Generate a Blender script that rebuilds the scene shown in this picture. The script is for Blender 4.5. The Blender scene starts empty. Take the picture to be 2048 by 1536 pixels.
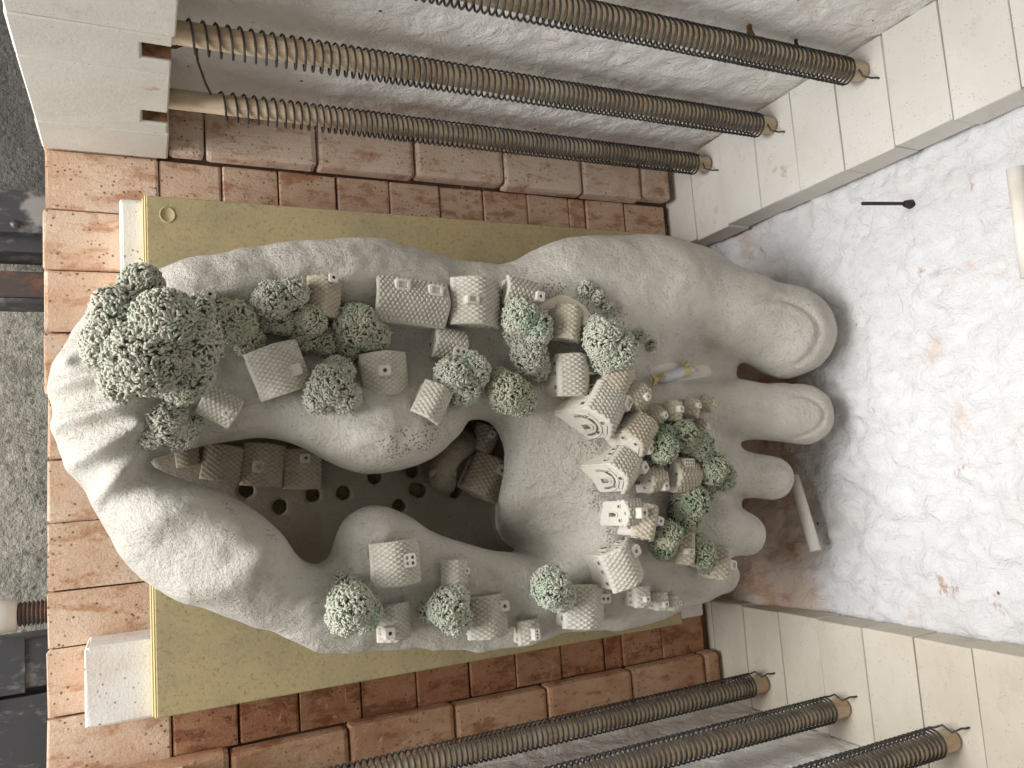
import bpy, bmesh, math, random
import numpy as np
from mathutils import Vector, Matrix
from mathutils.bvhtree import BVHTree
random.seed(7); rng = np.random.default_rng(11)
S = bpy.context.scene
COL = S.collection
R = math.radians

# ------------------------------------------------------------------ camera
CAMH = 1.5
AXF = Vector((0.42335869, 0.10960927, -0.89930708))     # view direction (x = into the kiln, y = to the picture's top, z = up)
AXR = Vector((0.90577821, -0.07121233, 0.41772555))     # picture right
AXU = Vector((0.01825516, 0.9914205, 0.12943005))       # picture up
FPX = 1577.0
cam = bpy.data.cameras.new("camera"); camo = bpy.data.objects.new("camera", cam); COL.objects.link(camo)
camo.matrix_world = Matrix(((AXR.x, AXU.x, -AXF.x, 0), (AXR.y, AXU.y, -AXF.y, 0), (AXR.z, AXU.z, -AXF.z, CAMH), (0, 0, 0, 1)))
cam.sensor_width = 36; cam.lens = 36*FPX/2048; cam.clip_start = .02; cam.clip_end = 100
S.camera = camo

def ray(px, py):
    return AXR*(px-1024) - AXU*(py-768) + AXF*FPX
def atz(px, py, z=0.0):
    r = ray(px, py); t = (z-CAMH)/r.z
    return Vector((r.x*t, r.y*t, z))
def mpp(p):          # metres per photograph pixel at a point
    return (p-Vector((0, 0, CAMH))).dot(AXF)/FPX

# ------------------------------------------------------------------ world and light
w = bpy.data.worlds.new("World"); S.world = w; w.use_nodes = True
w.node_tree.nodes["Background"].inputs[0].default_value = (.98, .96, .89, 1)
w.node_tree.nodes["Background"].inputs[1].default_value = 0.40
def area(name, loc, target, sx, sy, power, col):
    l = bpy.data.lights.new(name, 'AREA'); l.shape = 'RECTANGLE'; l.size = sx; l.size_y = sy; l.energy = power; l.color = col
    o = bpy.data.objects.new(name, l); COL.objects.link(o); o.location = loc
    o.rotation_euler = (Vector(target)-Vector(loc)).to_track_quat('-Z', 'Y').to_euler()
area("workshop_window_light", (-3.2, .25, 1.0), (.5, .1, .3), 2.9, 1.7, 222, (1, .99, .98))
S.view_settings.view_transform = 'Standard'; S.view_settings.look = 'None'
S.view_settings.exposure = 0.18; S.view_settings.gamma = 1

# ------------------------------------------------------------------ noise
_perm = rng.permutation(256); _perm = np.concatenate([_perm, _perm, _perm])
_grad = rng.normal(size=(256, 3)); _grad /= np.linalg.norm(_grad, axis=1)[:, None]
def perlin(x, y, z):
    x = np.asarray(x, float); y = np.asarray(y, float); z = np.asarray(z, float)
    x, y, z = np.broadcast_arrays(x, y, z)
    xi = np.floor(x).astype(int); yi = np.floor(y).astype(int); zi = np.floor(z).astype(int)
    xf = x-xi; yf = y-yi; zf = z-zi
    f = lambda t: t*t*t*(t*(t*6-15)+10)
    u, v, ww = f(xf), f(yf), f(zf); out = 0
    for dx in (0, 1):
        for dy in (0, 1):
            for dz in (0, 1):
                g = _grad[_perm[_perm[_perm[(xi+dx) & 255]+((yi+dy) & 255)]+((zi+dz) & 255)]]
                d = g[..., 0]*(xf-dx)+g[..., 1]*(yf-dy)+g[..., 2]*(zf-dz)
                out = out+d*(u if dx else 1-u)*(v if dy else 1-v)*(ww if dz else 1-ww)
    return out
def fbm(x, y, z, o=3):
    a = 1.0; s = 0; f = 1.0
    for i in range(o):
        s = s+a*perlin(x*f+i*17.3, y*f, z*f); a *= .5; f *= 2.03
    return s

# ------------------------------------------------------------------ materials
class NT:
    def __init__(s, name, rough=.9, spec=.25):
        s.m = bpy.data.materials.new(name); s.m.use_nodes = True; s.t = s.m.node_tree; s.n = s.t.nodes
        s.b = s.n["Principled BSDF"]; s.b.inputs["Roughness"].default_value = rough
        s.b.inputs["Specular IOR Level"].default_value = spec
        g = s.n.new("ShaderNodeNewGeometry"); oi = s.n.new("ShaderNodeObjectInfo")
        mm = s.n.new("ShaderNodeVectorMath"); mm.operation = 'MULTIPLY_ADD'
        cx = s.n.new("ShaderNodeCombineXYZ")
        for i in range(3): s.t.links.new(oi.outputs["Random"], cx.inputs[i])
        s.t.links.new(cx.outputs[0], mm.inputs[0]); mm.inputs[1].default_value = (7, 11, 5)
        s.t.links.new(g.outputs["Position"], mm.inputs[2]); s.pos = mm.outputs[0]; s.rnd = oi.outputs["Random"]
        s.world = g.outputs["Position"]
        s.col = None; s.nrm = None
    def L(s, a, b): s.t.links.new(a, b)
    def scaled(s, sc, world=False):
        mm = s.n.new("ShaderNodeVectorMath"); mm.operation = 'MULTIPLY'; s.L(s.world if world else s.pos, mm.inputs[0])
        mm.inputs[1].default_value = (sc,)*3 if not isinstance(sc, tuple) else sc
        return mm.outputs[0]
    def tex(s, kind, sc, detail=4, rough=.6, dist=0, world=False):
        if kind == 'noise':
            t = s.n.new("ShaderNodeTexNoise"); t.inputs["Scale"].default_value = 1; t.inputs["Detail"].default_value = detail
            t.inputs["Roughness"].default_value = rough; t.inputs["Distortion"].default_value = dist; o = t.outputs["Fac"]
        else:
            t = s.n.new("ShaderNodeTexVoronoi"); t.inputs["Scale"].default_value = 1; o = t.outputs["Distance"]
        s.L(s.scaled(sc, world), t.inputs["Vector"]); return o
    def ramp(s, f, lo, hi, inv=False):
        r = s.n.new("ShaderNodeMapRange"); r.interpolation_type = 'SMOOTHSTEP'
        r.inputs["From Min"].default_value = lo; r.inputs["From Max"].default_value = hi
        r.inputs["To Min"].default_value = 1 if inv else 0; r.inputs["To Max"].default_value = 0 if inv else 1
        s.L(f, r.inputs["Value"]); return r.outputs[0]
    def mul(s, a, b):
        m = s.n.new("ShaderNodeMath"); m.operation = 'MULTIPLY'
        for i, q in enumerate((a, b)):
            if isinstance(q, (int, float)): m.inputs[i].default_value = q
            else: s.L(q, m.inputs[i])
        return m.outputs[0]
    def base(s, c): s.col = c
    def mix(s, fac, c):
        m = s.n.new("ShaderNodeMix"); m.data_type = 'RGBA'
        if isinstance(fac, (int, float)): m.inputs[0].default_value = fac
        else: s.L(fac, m.inputs[0])
        if isinstance(s.col, tuple): m.inputs[6].default_value = (*s.col, 1)
        else: s.L(s.col, m.inputs[6])
        m.inputs[7].default_value = (*c, 1); s.col = m.outputs[2]
    def bump(s, h, strength, dist):
        b = s.n.new("ShaderNodeBump"); b.inputs["Strength"].default_value = strength; b.inputs["Distance"].default_value = dist
        s.L(h, b.inputs["Height"])
        if s.nrm: s.L(s.nrm, b.inputs["Normal"])
        s.nrm = b.outputs[0]
    def done(s):
        if isinstance(s.col, tuple): s.b.inputs["Base Color"].default_value = (*s.col, 1)
        else: s.L(s.col, s.b.inputs["Base Color"])
        if s.nrm: s.L(s.nrm, s.b.inputs["Normal"])
        return s.m

def m_brick(name, a, b, stain, stain_lo, pit=1.0, pitc=(.12, .07, .04)):
    t = NT(name); t.base(a)
    t.mix(t.ramp(t.tex('noise', (9, 14, 9), 5), .38, .68), b)
    t.mix(t.mul(t.ramp(t.tex('noise', (16, 34, 16), 6, .7), stain_lo-.055, stain_lo+.10), .8), stain)
    t.mix(t.mul(t.ramp(t.tex('noise', (5, 6, 5), 6, .6, .4), .56, .74), .5), tuple(min(1, q*1.25) for q in a))
    p = t.mul(t.ramp(t.tex('voro', 95), .14, .26, True), t.ramp(t.tex('noise', 18, 3), .44, .56))
    t.mix(t.mul(p, .85*pit), pitc)
    ch = t.ramp(t.tex('noise', 34, 6, .8), .63, .67); t.mix(t.mul(ch, .7), tuple(q*.5 for q in stain)); t.bump(ch, -.7, .003)
    wr = t.ramp(t.tex('noise', (70, 30, 70), 6, .8, 1.0), .58, .66); t.mix(t.mul(wr, .5), (.72, .60, .48))
    t.mix(t.mul(t.ramp(t.tex('noise', 130, 4, .8), .60, .70), .5), tuple(q*.55 for q in b))
    q_ = t.ramp(t.tex('noise', (40, 60, 40), 5, .75), .62, .72); t.mix(t.mul(q_, .45), tuple(min(1, q*1.45) for q in a))
    t.bump(t.tex('noise', 160, 5, .75), .6, .004); t.bump(p, -.8, .004)
    t.bump(t.tex('noise', (25, 110, 60), 5, .75), .45, .006)
    return t.done()
M = {}
M['floor_brick'] = m_brick("orange_fired_brick", (.68, .51, .385), (.61, .405, .275), (.44, .215, .11), .55)
M['strip_brick'] = m_brick("tan_orange_brick", (.66, .48, .36), (.58, .385, .26), (.38, .17, .09), .53)
M['ledge_brick'] = m_brick("pink_tan_brick", (.68, .55, .445), (.61, .445, .335), (.42, .21, .12), .55, .8)
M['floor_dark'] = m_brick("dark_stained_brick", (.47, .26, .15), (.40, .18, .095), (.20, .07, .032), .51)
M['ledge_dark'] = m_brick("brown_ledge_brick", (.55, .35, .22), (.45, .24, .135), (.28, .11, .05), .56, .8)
M['ceil'] = m_brick("light_cutting_roof", (.22, .19, .16), (.18, .15, .12), (.12, .08, .05), .58)  # for the out-of-view ceiling, coloured dark to cut light from above
M['joint'] = m_brick("brick_joint", (.20, .12, .08), (.15, .08, .05), (.12, .05, .03), .6)
def m_cream(name, a, b, rust):
    t = NT(name); t.base(a)
    t.mix(t.ramp(t.tex('noise', (6, 6, 9), 4), .35, .7), b)
    t.mix(t.mul(t.ramp(t.tex('noise', (11, 11, 13), 6, .65), .63, .72), rust), (.45, .21, .11))
    t.mix(t.mul(t.ramp(t.tex('noise', (14, 9, 14), 6, .75), .55, .68), .3), tuple(q*.72 for q in b))
    p = t.mul(t.ramp(t.tex('voro', 190), .12, .28, True), t.ramp(t.tex('noise', 60, 2), .48, .62))
    t.mix(t.mul(p, .55), (.30, .24, .16))
    t.bump(t.tex('noise', 260, 4, .7), .3, .0015); t.bump(t.tex('noise', 50, 4), .15, .004); t.bump(p, -.5, .002)
    return t.done()
M['cream'] = m_cream("cream_insulating_brick", (.72, .70, .655), (.67, .64, .585), .6)
M['cream_warm'] = m_cream("warm_cream_brick", (.64, .595, .51), (.58, .525, .43), .35)
M['cream_joint'] = m_cream("cream_joint", (.42, .30, .2), (.36, .25, .16), .3)
t = NT("white_porous_brick"); t.base((.78, .75, .71)); t.mix(t.ramp(t.tex('noise', 14, 4), .4, .7), (.70, .62, .55))
p = t.ramp(t.tex('voro', 110), .14, .26, True); p2 = t.mul(p, t.ramp(t.tex('noise', 40, 2), .45, .6))
t.mix(t.mul(p2, .75), (.16, .12, .09)); t.bump(p2, -.8, .004); t.bump(t.tex('noise', 200, 4), .4, .002); M['white_brick'] = t.done()

def m_fibre(name, a, b, rust, amt, scorch=False):
    t = NT(name, .97, .1); t.base(a)
    t.mix(t.ramp(t.tex('noise', 5, 4), .4, .7), b)
    t.mix(t.mul(t.ramp(t.tex('noise', (4, 5, 7), 6, .65, .6), amt, amt+.13), .55), rust)
    t.mix(t.mul(t.ramp(t.tex('noise', (11, 9, 16), 6, .75, .3), amt+.06, amt+.14), .7), (.40, .18, .09))
    t.mix(t.mul(t.ramp(t.tex('voro', 13), .035, .05, True), .9), (.05, .035, .03))
    if scorch:
        sx = t.n.new("ShaderNodeSeparateXYZ"); t.L(t.world, sx.inputs[0])
        ad = t.n.new("ShaderNodeMath"); ad.operation = 'MULTIPLY_ADD'; t.L(t.tex('noise', 11, 5, .65), ad.inputs[0]); ad.inputs[1].default_value = .16; t.L(sx.outputs[2], ad.inputs[2])
        mk = t.mul(t.ramp(ad.outputs[0], .30, .38, True), t.ramp(sx.outputs[1], .30, .42, True))
        t.mix(t.mul(mk, .8), (.64, .50, .40)); t.mix(t.mul(t.mul(mk, t.ramp(t.tex('noise', 9, 6, .7), .5, .64)), .8), (.50, .28, .17))
    t.bump(t.tex('noise', (30, 34, 30), 5, .65, .5), .75, .018); t.bump(t.tex('noise', (90, 60, 90), 4, .7, .8), .3, .005); t.bump(t.tex('noise', 220, 3), .2, .002)
    return t.done()
M['fibre_back'] = m_fibre("white_ceramic_fibre", (.74, .74, .755), (.695, .69, .69), (.60, .40, .28), .565, True)
M['fibre_side'] = m_fibre("stained_ceramic_fibre", (.88, .87, .85), (.85, .825, .795), (.66, .45, .32), .565)
def m_clay(name, a, b, dark, pits=.5, bumpk=1.0, grain=1.0, stamps=(), groove=0):
    t = NT(name, .92, .2); t.base(a)
    t.mix(t.ramp(t.tex('noise', 7, 5, .6, world=True), .36, .66), b)
    t.mix(t.mul(t.ramp(t.tex('noise', 110, 6, .8, world=True), .60, .70), .5*grain), dark)
    t.mix(t.mul(t.ramp(t.tex('noise', (18, 26, 18), 6, .75, .8, world=True), .52, .70), .22*grain), tuple(q*.62 for q in b))
    z = t.ramp(t.tex('noise', 9, 4, .6, world=True), .50, .62)
    pit = t.mul(t.ramp(t.tex('noise', 240, 3, .6, world=True), .56, .66), z)
    t.mix(t.mul(pit, pits), dark)
    if stamps:
        dot = t.ramp(t.tex('voro', 215, world=True), .26, .44, True); tot = None
        for cx, cy, cz, rad in stamps:
            ds = t.n.new("ShaderNodeVectorMath"); ds.operation = 'DISTANCE'; t.L(t.world, ds.inputs[0]); ds.inputs[1].default_value = (cx, cy, cz)
            ad = t.n.new("ShaderNodeMath"); ad.operation = 'MULTIPLY_ADD'; t.L(t.tex('noise', 45, 4, .7, world=True), ad.inputs[0]); ad.inputs[1].default_value = rad*1.1; t.L(ds.outputs["Value"], ad.inputs[2])
            mk = t.ramp(ad.outputs[0], rad*1.2, rad*1.45, True)
            if tot is None: tot = mk
            else:
                mx = t.n.new("ShaderNodeMath"); mx.operation = 'MAXIMUM'; t.L(tot, mx.inputs[0]); t.L(mk, mx.inputs[1]); tot = mx.outputs[0]
        dot = t.mul(dot, tot); t.mix(t.mul(dot, .75), (.16, .135, .10)); t.bump(dot, -.9, .004)
    # fine scratches
    sc = t.ramp(t.tex('noise', (50, 240, 130), 3, .6, 1.5, world=True), .62, .70)
    t.mix(t.mul(sc, .45*grain), dark)
    if groove:
        at_ = t.n.new('ShaderNodeAttribute'); at_.attribute_name = 'groove'; t.mix(t.mul(at_.outputs['Fac'], groove), dark)
    t.bump(t.tex('noise', 35, 5, .65, world=True), .55*bumpk, .010); t.bump(t.tex('noise', 140, 5, .8, world=True), .85*bumpk, .005)
    rg_ = t.mul(t.tex('noise', 210, 3, .7, world=True), t.ramp(t.tex('noise', 8, 3, .6, world=True), .46, .58)); t.bump(rg_, .6*bumpk, .005)
    t.bump(pit, -.6*bumpk, .003); t.bump(sc, -.3, .002)
    return t.done()
M['clay'] = m_clay("pale_grey_clay", (.68, .652, .59), (.605, .572, .505), (.26, .225, .17), stamps=[(*atz(px, py, .40), r) for px, py, r in ((455, 578, .022), (485, 590, .022), (600, 560, .02), (1110, 575, .03), (1180, 600, .035), (1235, 640, .035), (1290, 680, .028), (1105, 950, .05), (1200, 1010, .04), (1225, 1080, .035), (700, 1150, .025), (1190, 890, .03), (780, 560, .02), (850, 555, .02), (800, 890, .035), (860, 880, .03), (1120, 900, .04), (640, 860, .025), (560, 1050, .03), (480, 990, .03))])
M['clay_dark'] = m_clay("brown_grey_clay", (.38, .34, .27), (.32, .28, .21), (.13, .10, .07))
M['clay_slab'] = m_clay("shade_darkened_clay", (.40, .36, .29), (.34, .30, .235), (.16, .13, .09))  # clay darkened to put the hollow's shade into its floor colour
M['house'] = m_clay("house_clay", (.66, .63, .56), (.60, .56, .48), (.22, .20, .17), .12, .35, .7)
M['roof'] = m_clay("roof_clay", (.665, .64, .565), (.61, .58, .495), (.29, .255, .195), .05, .3, .6, groove=.55)
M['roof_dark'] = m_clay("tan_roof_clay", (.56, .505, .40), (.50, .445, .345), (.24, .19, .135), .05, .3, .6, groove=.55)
M['trim'] = m_clay("white_slip_clay", (.70, .67, .61), (.65, .61, .54), (.4, .35, .28), .05, .25, .5)
t = NT("dark_oxide_wash"); t.base((.10, .095, .09)); t.mix(t.ramp(t.tex('noise', 90, 3), .45, .62), (.34, .32, .28)); M['oxide'] = t.done()
def m_fol(name, a, b, c):
    t = NT(name, .85, .25); t.base(a); t.mix(t.ramp(t.tex('noise', 26, 3, world=True), .42, .62), b)
    t.mix(t.mul(t.ramp(t.tex('noise', 17, 4, .6, world=True), .55, .68), .8), c); return t.done()
M['fol_grey'] = m_fol("grey_green_glaze", (.49, .48, .405), (.42, .43, .35), (.38, .44, .345))
M['fol_olive'] = m_fol("olive_green_glaze", (.49, .48, .38), (.41, .43, .32), (.38, .44, .32))
M['fol_mint'] = m_fol("mint_green_glaze", (.55, .555, .47), (.49, .52, .42), (.40, .50, .385))
M['fol_deep'] = m_fol("deep_green_glaze", (.40, .41, .31), (.32, .36, .26), (.25, .37, .24))
t = NT("crown_core_shade"); t.base((.12, .12, .085)); t.mix(t.ramp(t.tex('noise', 30, 3), .4, .6), (.16, .18, .12)); M['core'] = t.done()  # dark core paints shade into the gaps between strands

t = NT("olive_kiln_shelf", .8); t.base((.435, .352, .192)); t.mix(t.ramp(t.tex('noise', 11, 5), .40, .66), (.37, .312, .185))
t.mix(t.mul(t.ramp(t.tex('noise', (160, 160, 160), 4, .7), .52, .66), .5), (.22, .16, .06))
t.mix(t.mul(t.ramp(t.tex('noise', 190, 3, .7), .58, .7), .35), (.55, .48, .30))
t.mix(t.mul(t.ramp(t.tex('noise', (9, 22, 9), 5, .7), .66, .74), .6), (.24, .12, .05)); t.bump(t.tex('noise', 240, 3), .25, .0012); M['shelf'] = t.done()
t = NT("shelf_edge", .8); t.base((.66, .55, .27)); M['shelf_edge'] = t.done()
t = NT("element_wire", .55, .5); t.base((.05, .047, .043)); t.mix(t.ramp(t.tex('noise', 60, 3), .45, .65), (.09, .085, .078)); t.b.inputs["Metallic"].default_value = .3; M['wire'] = t.done()
t = NT("element_tube", .6, .4); t.base((.62, .50, .35)); t.mix(t.ramp(t.tex('noise', (18, 60, 60), 5, .65), .42, .66), (.50, .36, .23))
t.mix(t.mul(t.ramp(t.tex('noise', (30, 30, 30), 6, .75), .57, .68), .7), (.14, .085, .05)); t.mix(t.ramp(t.tex('noise', (5, 8, 8), 3), .56, .70), (.70, .61, .48)); M['tube'] = t.done()
t = NT("ceramic_rod", .75, .3); t.base((.82, .79, .73)); t.mix(t.ramp(t.tex('noise', 20, 4), .45, .7), (.74, .68, .58)); M['rod'] = t.done()
t = NT("thermocouple_black", .6, .4); t.base((.03, .022, .02)); M['black'] = t.done()
t = NT("rough_concrete", .95); t.base((.40, .375, .32)); t.mix(t.ramp(t.tex('noise', 12, 6, .75), .40, .62), (.27, .25, .21))
t.mix(t.mul(t.ramp(t.tex('noise', 60, 5, .8), .56, .64), .8), (.55, .52, .46)); t.mix(t.mul(t.ramp(t.tex('voro', 40), .15, .3, True), .6), (.07, .065, .06))
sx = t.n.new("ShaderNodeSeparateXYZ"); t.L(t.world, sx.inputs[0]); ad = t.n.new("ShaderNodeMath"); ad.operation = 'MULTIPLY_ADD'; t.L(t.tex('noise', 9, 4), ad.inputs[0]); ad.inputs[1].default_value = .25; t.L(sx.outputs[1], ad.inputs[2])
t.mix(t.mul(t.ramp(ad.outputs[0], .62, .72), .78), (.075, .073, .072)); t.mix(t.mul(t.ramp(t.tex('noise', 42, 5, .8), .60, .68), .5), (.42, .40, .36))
t.bump(t.tex('noise', 55, 5, .7), .9, .03); M['concrete'] = t.done()
t = NT("dark_steel", .5, .5); t.base((.06, .062, .068)); t.mix(t.mul(t.ramp(t.tex('noise', (20, 40, 20), 5, .7), .50, .66), .6), (.24, .24, .24)); t.mix(t.mul(t.ramp(t.tex('noise', (9, 9, 9), 4, .6), .60, .68), .7), (.38, .38, .37)); t.b.inputs["Metallic"].default_value = .4; M['steel'] = t.done()
t = NT("rusty_steel", .8, .3); t.base((.075, .06, .055)); t.mix(t.ramp(t.tex('noise', (20, 30, 20), 5, .7), .50, .66), (.17, .085, .05)); M['rust'] = t.done()
t = NT("white_plastic", .4, .5); t.base((.58, .59, .57)); M['plastic'] = t.done()
t = NT("fish_glaze", .35, .5); t.base((.50, .52, .56)); t.mix(t.ramp(t.tex('noise', 38, 3), .50, .60), (.55, .40, .14)); t.mix(t.ramp(t.tex('voro', 190), .12, .2, True), (.08, .09, .12)); M['fish'] = t.done()
t = NT("yellow_glaze", .35, .5); t.base((.52, .36, .10)); t.mix(t.ramp(t.tex('noise', 90, 3), .5, .65), (.34, .25, .12)); M['yellow'] = t.done()

# ------------------------------------------------------------------ object helpers
def obj(name, me, mat=None, parent=None, loc=None, rotz=None):
    o = bpy.data.objects.new(name, me); COL.objects.link(o)
    if mat is not None and me is not None and not me.materials: me.materials.append(mat)
    if parent is not None: o.parent = parent
    if loc is not None: o.location = loc
    if rotz is not None: o.rotation_euler = (0, 0, rotz)
    return o
def tag(o, label=None, cat=None, group=None, kind=None):
    if label: o["label"] = label
    if cat: o["category"] = cat
    if group: o["group"] = group
    if kind: o["kind"] = kind
    return o
def thing(name, label, cat, loc=(0, 0, 0), rotz=0, group=None):
    o = bpy.data.objects.new(name, None); COL.objects.link(o); o.location = loc; o.rotation_euler = (0, 0, rotz); o.empty_display_size = .03
    return tag(o, label, cat, group)
def mesh(name, v, f, smooth=False):
    me = bpy.data.meshes.new(name); me.from_pydata([tuple(q) for q in v], [], [tuple(q) for q in f]); me.update()
    if smooth: me.polygons.foreach_set("use_smooth", [True]*len(me.polygons))
    return me
def bm_mesh(name, bm, smooth=False):
    me = bpy.data.meshes.new(name); bmesh.ops.recalc_face_normals(bm, faces=bm.faces[:]); bm.to_mesh(me); bm.free()
    if smooth: me.polygons.foreach_set("use_smooth", [True]*len(me.polygons))
    return me
def box_mesh(name, x0, x1, y0, y1, z0, z1, bev=.004, seg=2, jit=0.0, cuts=0):
    bm = bmesh.new(); bmesh.ops.create_cube(bm, size=1)
    for v in bm.verts:
        v.co = Vector(((x0+x1)/2+v.co.x*(x1-x0), (y0+y1)/2+v.co.y*(y1-y0), (z0+z1)/2+v.co.z*(z1-z0)))
    if bev: bmesh.ops.bevel(bm, geom=bm.edges[:], offset=bev, segments=seg, affect='EDGES', profile=.6)
    if jit:
        for v in bm.verts: v.co += Vector((random.uniform(-jit, jit), random.uniform(-jit, jit), random.uniform(-jit, jit)*.6))
    return bm_mesh(name, bm)
def tube_mesh(name, pts, rad, sides=8, cap=True, hollow=None):
    pts = [Vector(p) for p in pts]; n = len(pts); V = []; F = []
    rads = rad if isinstance(rad, (list, tuple)) else [rad]*n
    up = Vector((0, 0, 1)); prev = None
    for i, p in enumerate(pts):
        d = (pts[min(i+1, n-1)]-pts[max(i-1, 0)]).normalized()
        a = prev if prev is not None else (up.cross(d) if abs(d.z) < .95 else Vector((1, 0, 0)))
        a = (a-d*a.dot(d)).normalized(); b = d.cross(a); prev = a
        for k in range(sides):
            th = 2*math.pi*k/sides; V.append(p+(a*math.cos(th)+b*math.sin(th))*rads[i])
    for i in range(n-1):
        for k in range(sides):
            k2 = (k+1) % sides; F.append((i*sides+k, i*sides+k2, (i+1)*sides+k2, (i+1)*sides+k))
    if cap: F.append(tuple(range(sides))[::-1]); F.append(tuple((n-1)*sides+k for k in range(sides)))
    return mesh(name, V, F, True)
def grid_wall(name, o, ux, uy, nx, ny, nrm, amp, sc, seed=0):
    """sheet of lumpy fibre: displaced along nrm, closed at the back by its own thickness"""
    o, ux, uy, nrm = map(np.array, (o, ux, uy, nrm)); o = o.astype(float)
    a, b = np.meshgrid(np.linspace(0, 1, nx), np.linspace(0, 1, ny), indexing='ij')
    P = o+a[..., None]*ux+b[..., None]*uy
    d = amp*fbm(P[..., 0]*sc+seed, P[..., 1]*sc, P[..., 2]*sc, 4)+amp*.8*np.abs(perlin(P[..., 0]*sc*2.3+5+seed, P[..., 1]*sc*2.3, P[..., 2]*sc*1.4))
    P = P+d[..., None]*nrm
    V = P.reshape(-1, 3); idx = np.arange(nx*ny).reshape(nx, ny)
    F = np.stack([idx[:-1, :-1], idx[1:, :-1], idx[1:, 1:], idx[:-1, 1:]], -1).reshape(-1, 4)
    n0 = np.cross(ux, uy)
    if n0@nrm < 0: F = F[:, ::-1]
    B = o+np.array([[0, 0, 0]])-nrm*.05
    Vb = [B[0], B[0]+ux, B[0]+ux+uy, B[0]+uy]; k = nx*ny
    V = np.vstack([V, Vb]); F = F.tolist()
    e = [idx[:, 0].tolist(), idx[-1, :].tolist(), idx[::-1, -1].tolist(), idx[0, ::-1].tolist()]
    for q in range(4): F.append(e[q]+[k+(q+1) % 4, k+q])
    F.append([k, k+1, k+2, k+3])
    me = mesh(name, V.tolist(), F, True); return me

# ------------------------------------------------------------------ setting outside the door
YC = .0855
me = grid_wall("concrete_floor", (-3.2, -2.6, -.62), (3.6, 0, 0), (0, 5.2, 0), 120, 150, (0, 0, 1), .02, 9)
tag(obj("concrete_floor", me, M['concrete']), kind="structure")
# kiln base and floor
kf = obj("kiln_floor", box_mesh("kiln_floor", -.14, 1.23, -.53, .70, -.16, -.014, .003), M['joint']); tag(kf, kind="structure")
FRONT_Y = [.70, .606, .499, .394, .286, .18, .073, -.031, -.141, -.231, -.338, -.443, -.53]
def brick(name, parent, mat, b, bev=.004, jit=.0012):
    g = .0012
    o = obj(name, box_mesh(name, b[0]+g, b[1]-g, b[2]+g, b[3]-g, b[4], b[5], bev, 2, jit), mat, parent); return o
for y1, y0 in zip(FRONT_Y[:-1], FRONT_Y[1:]):
    dx = random.uniform(-.003, .003)
    brick("brick", kf, M['floor_brick'], (-.149+dx, .032, y0, y1, -.075, random.uniform(-.002, .001)))
XS = [.032, .139, .242, .354, .461, .570, .669, .774, .879, .923, 1.028, 1.142]
YR = [(.606-.19, .606), (.18, .416), (-.055, .18), (-.24, -.055), (-.435, -.24)]
for j, (y0, y1) in enumerate(YR):
    for x0, x1 in zip(XS[:-1], XS[1:]):
        s = 0 if j in (0, 4) else random.uniform(-.02, .02)
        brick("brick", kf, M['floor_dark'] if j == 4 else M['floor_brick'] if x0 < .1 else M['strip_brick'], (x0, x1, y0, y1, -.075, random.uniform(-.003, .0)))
# ledges along the side walls
def ledge(label, y0, y1, xs, mat, flip):
    t = thing("brick_ledge", label, "brick ledge", (xs[0], (y0+y1)/2, 0), 0, "brick ledges along the kiln side walls")
    for x0, x1 in zip(xs[:-1], xs[1:]):
        e = random.uniform(-.004, .004)
        a = (x0, x1, y0+(e if flip > 0 else 0), y1+(e if flip < 0 else 0), -.002, .036+random.uniform(-.002, .002))
        o = brick("brick", t, mat, (a[0]-xs[0], a[1]-xs[0], a[2]-(y0+y1)/2, a[3]-(y0+y1)/2, a[4], a[5]), .009, .001)
ledge("pinkish tan brick ledge under the upper three heating elements", .606, .70, [.047, .110, .311, .509, .707, .901, 1.06, 1.142], M['ledge_brick'], 1)
ledge("darker brown brick ledge under the lower three heating elements", -.53, -.432, [-.16, .12, .321, .522, .719, .918, 1.11, 1.150], M['ledge_dark'], -1)
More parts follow.
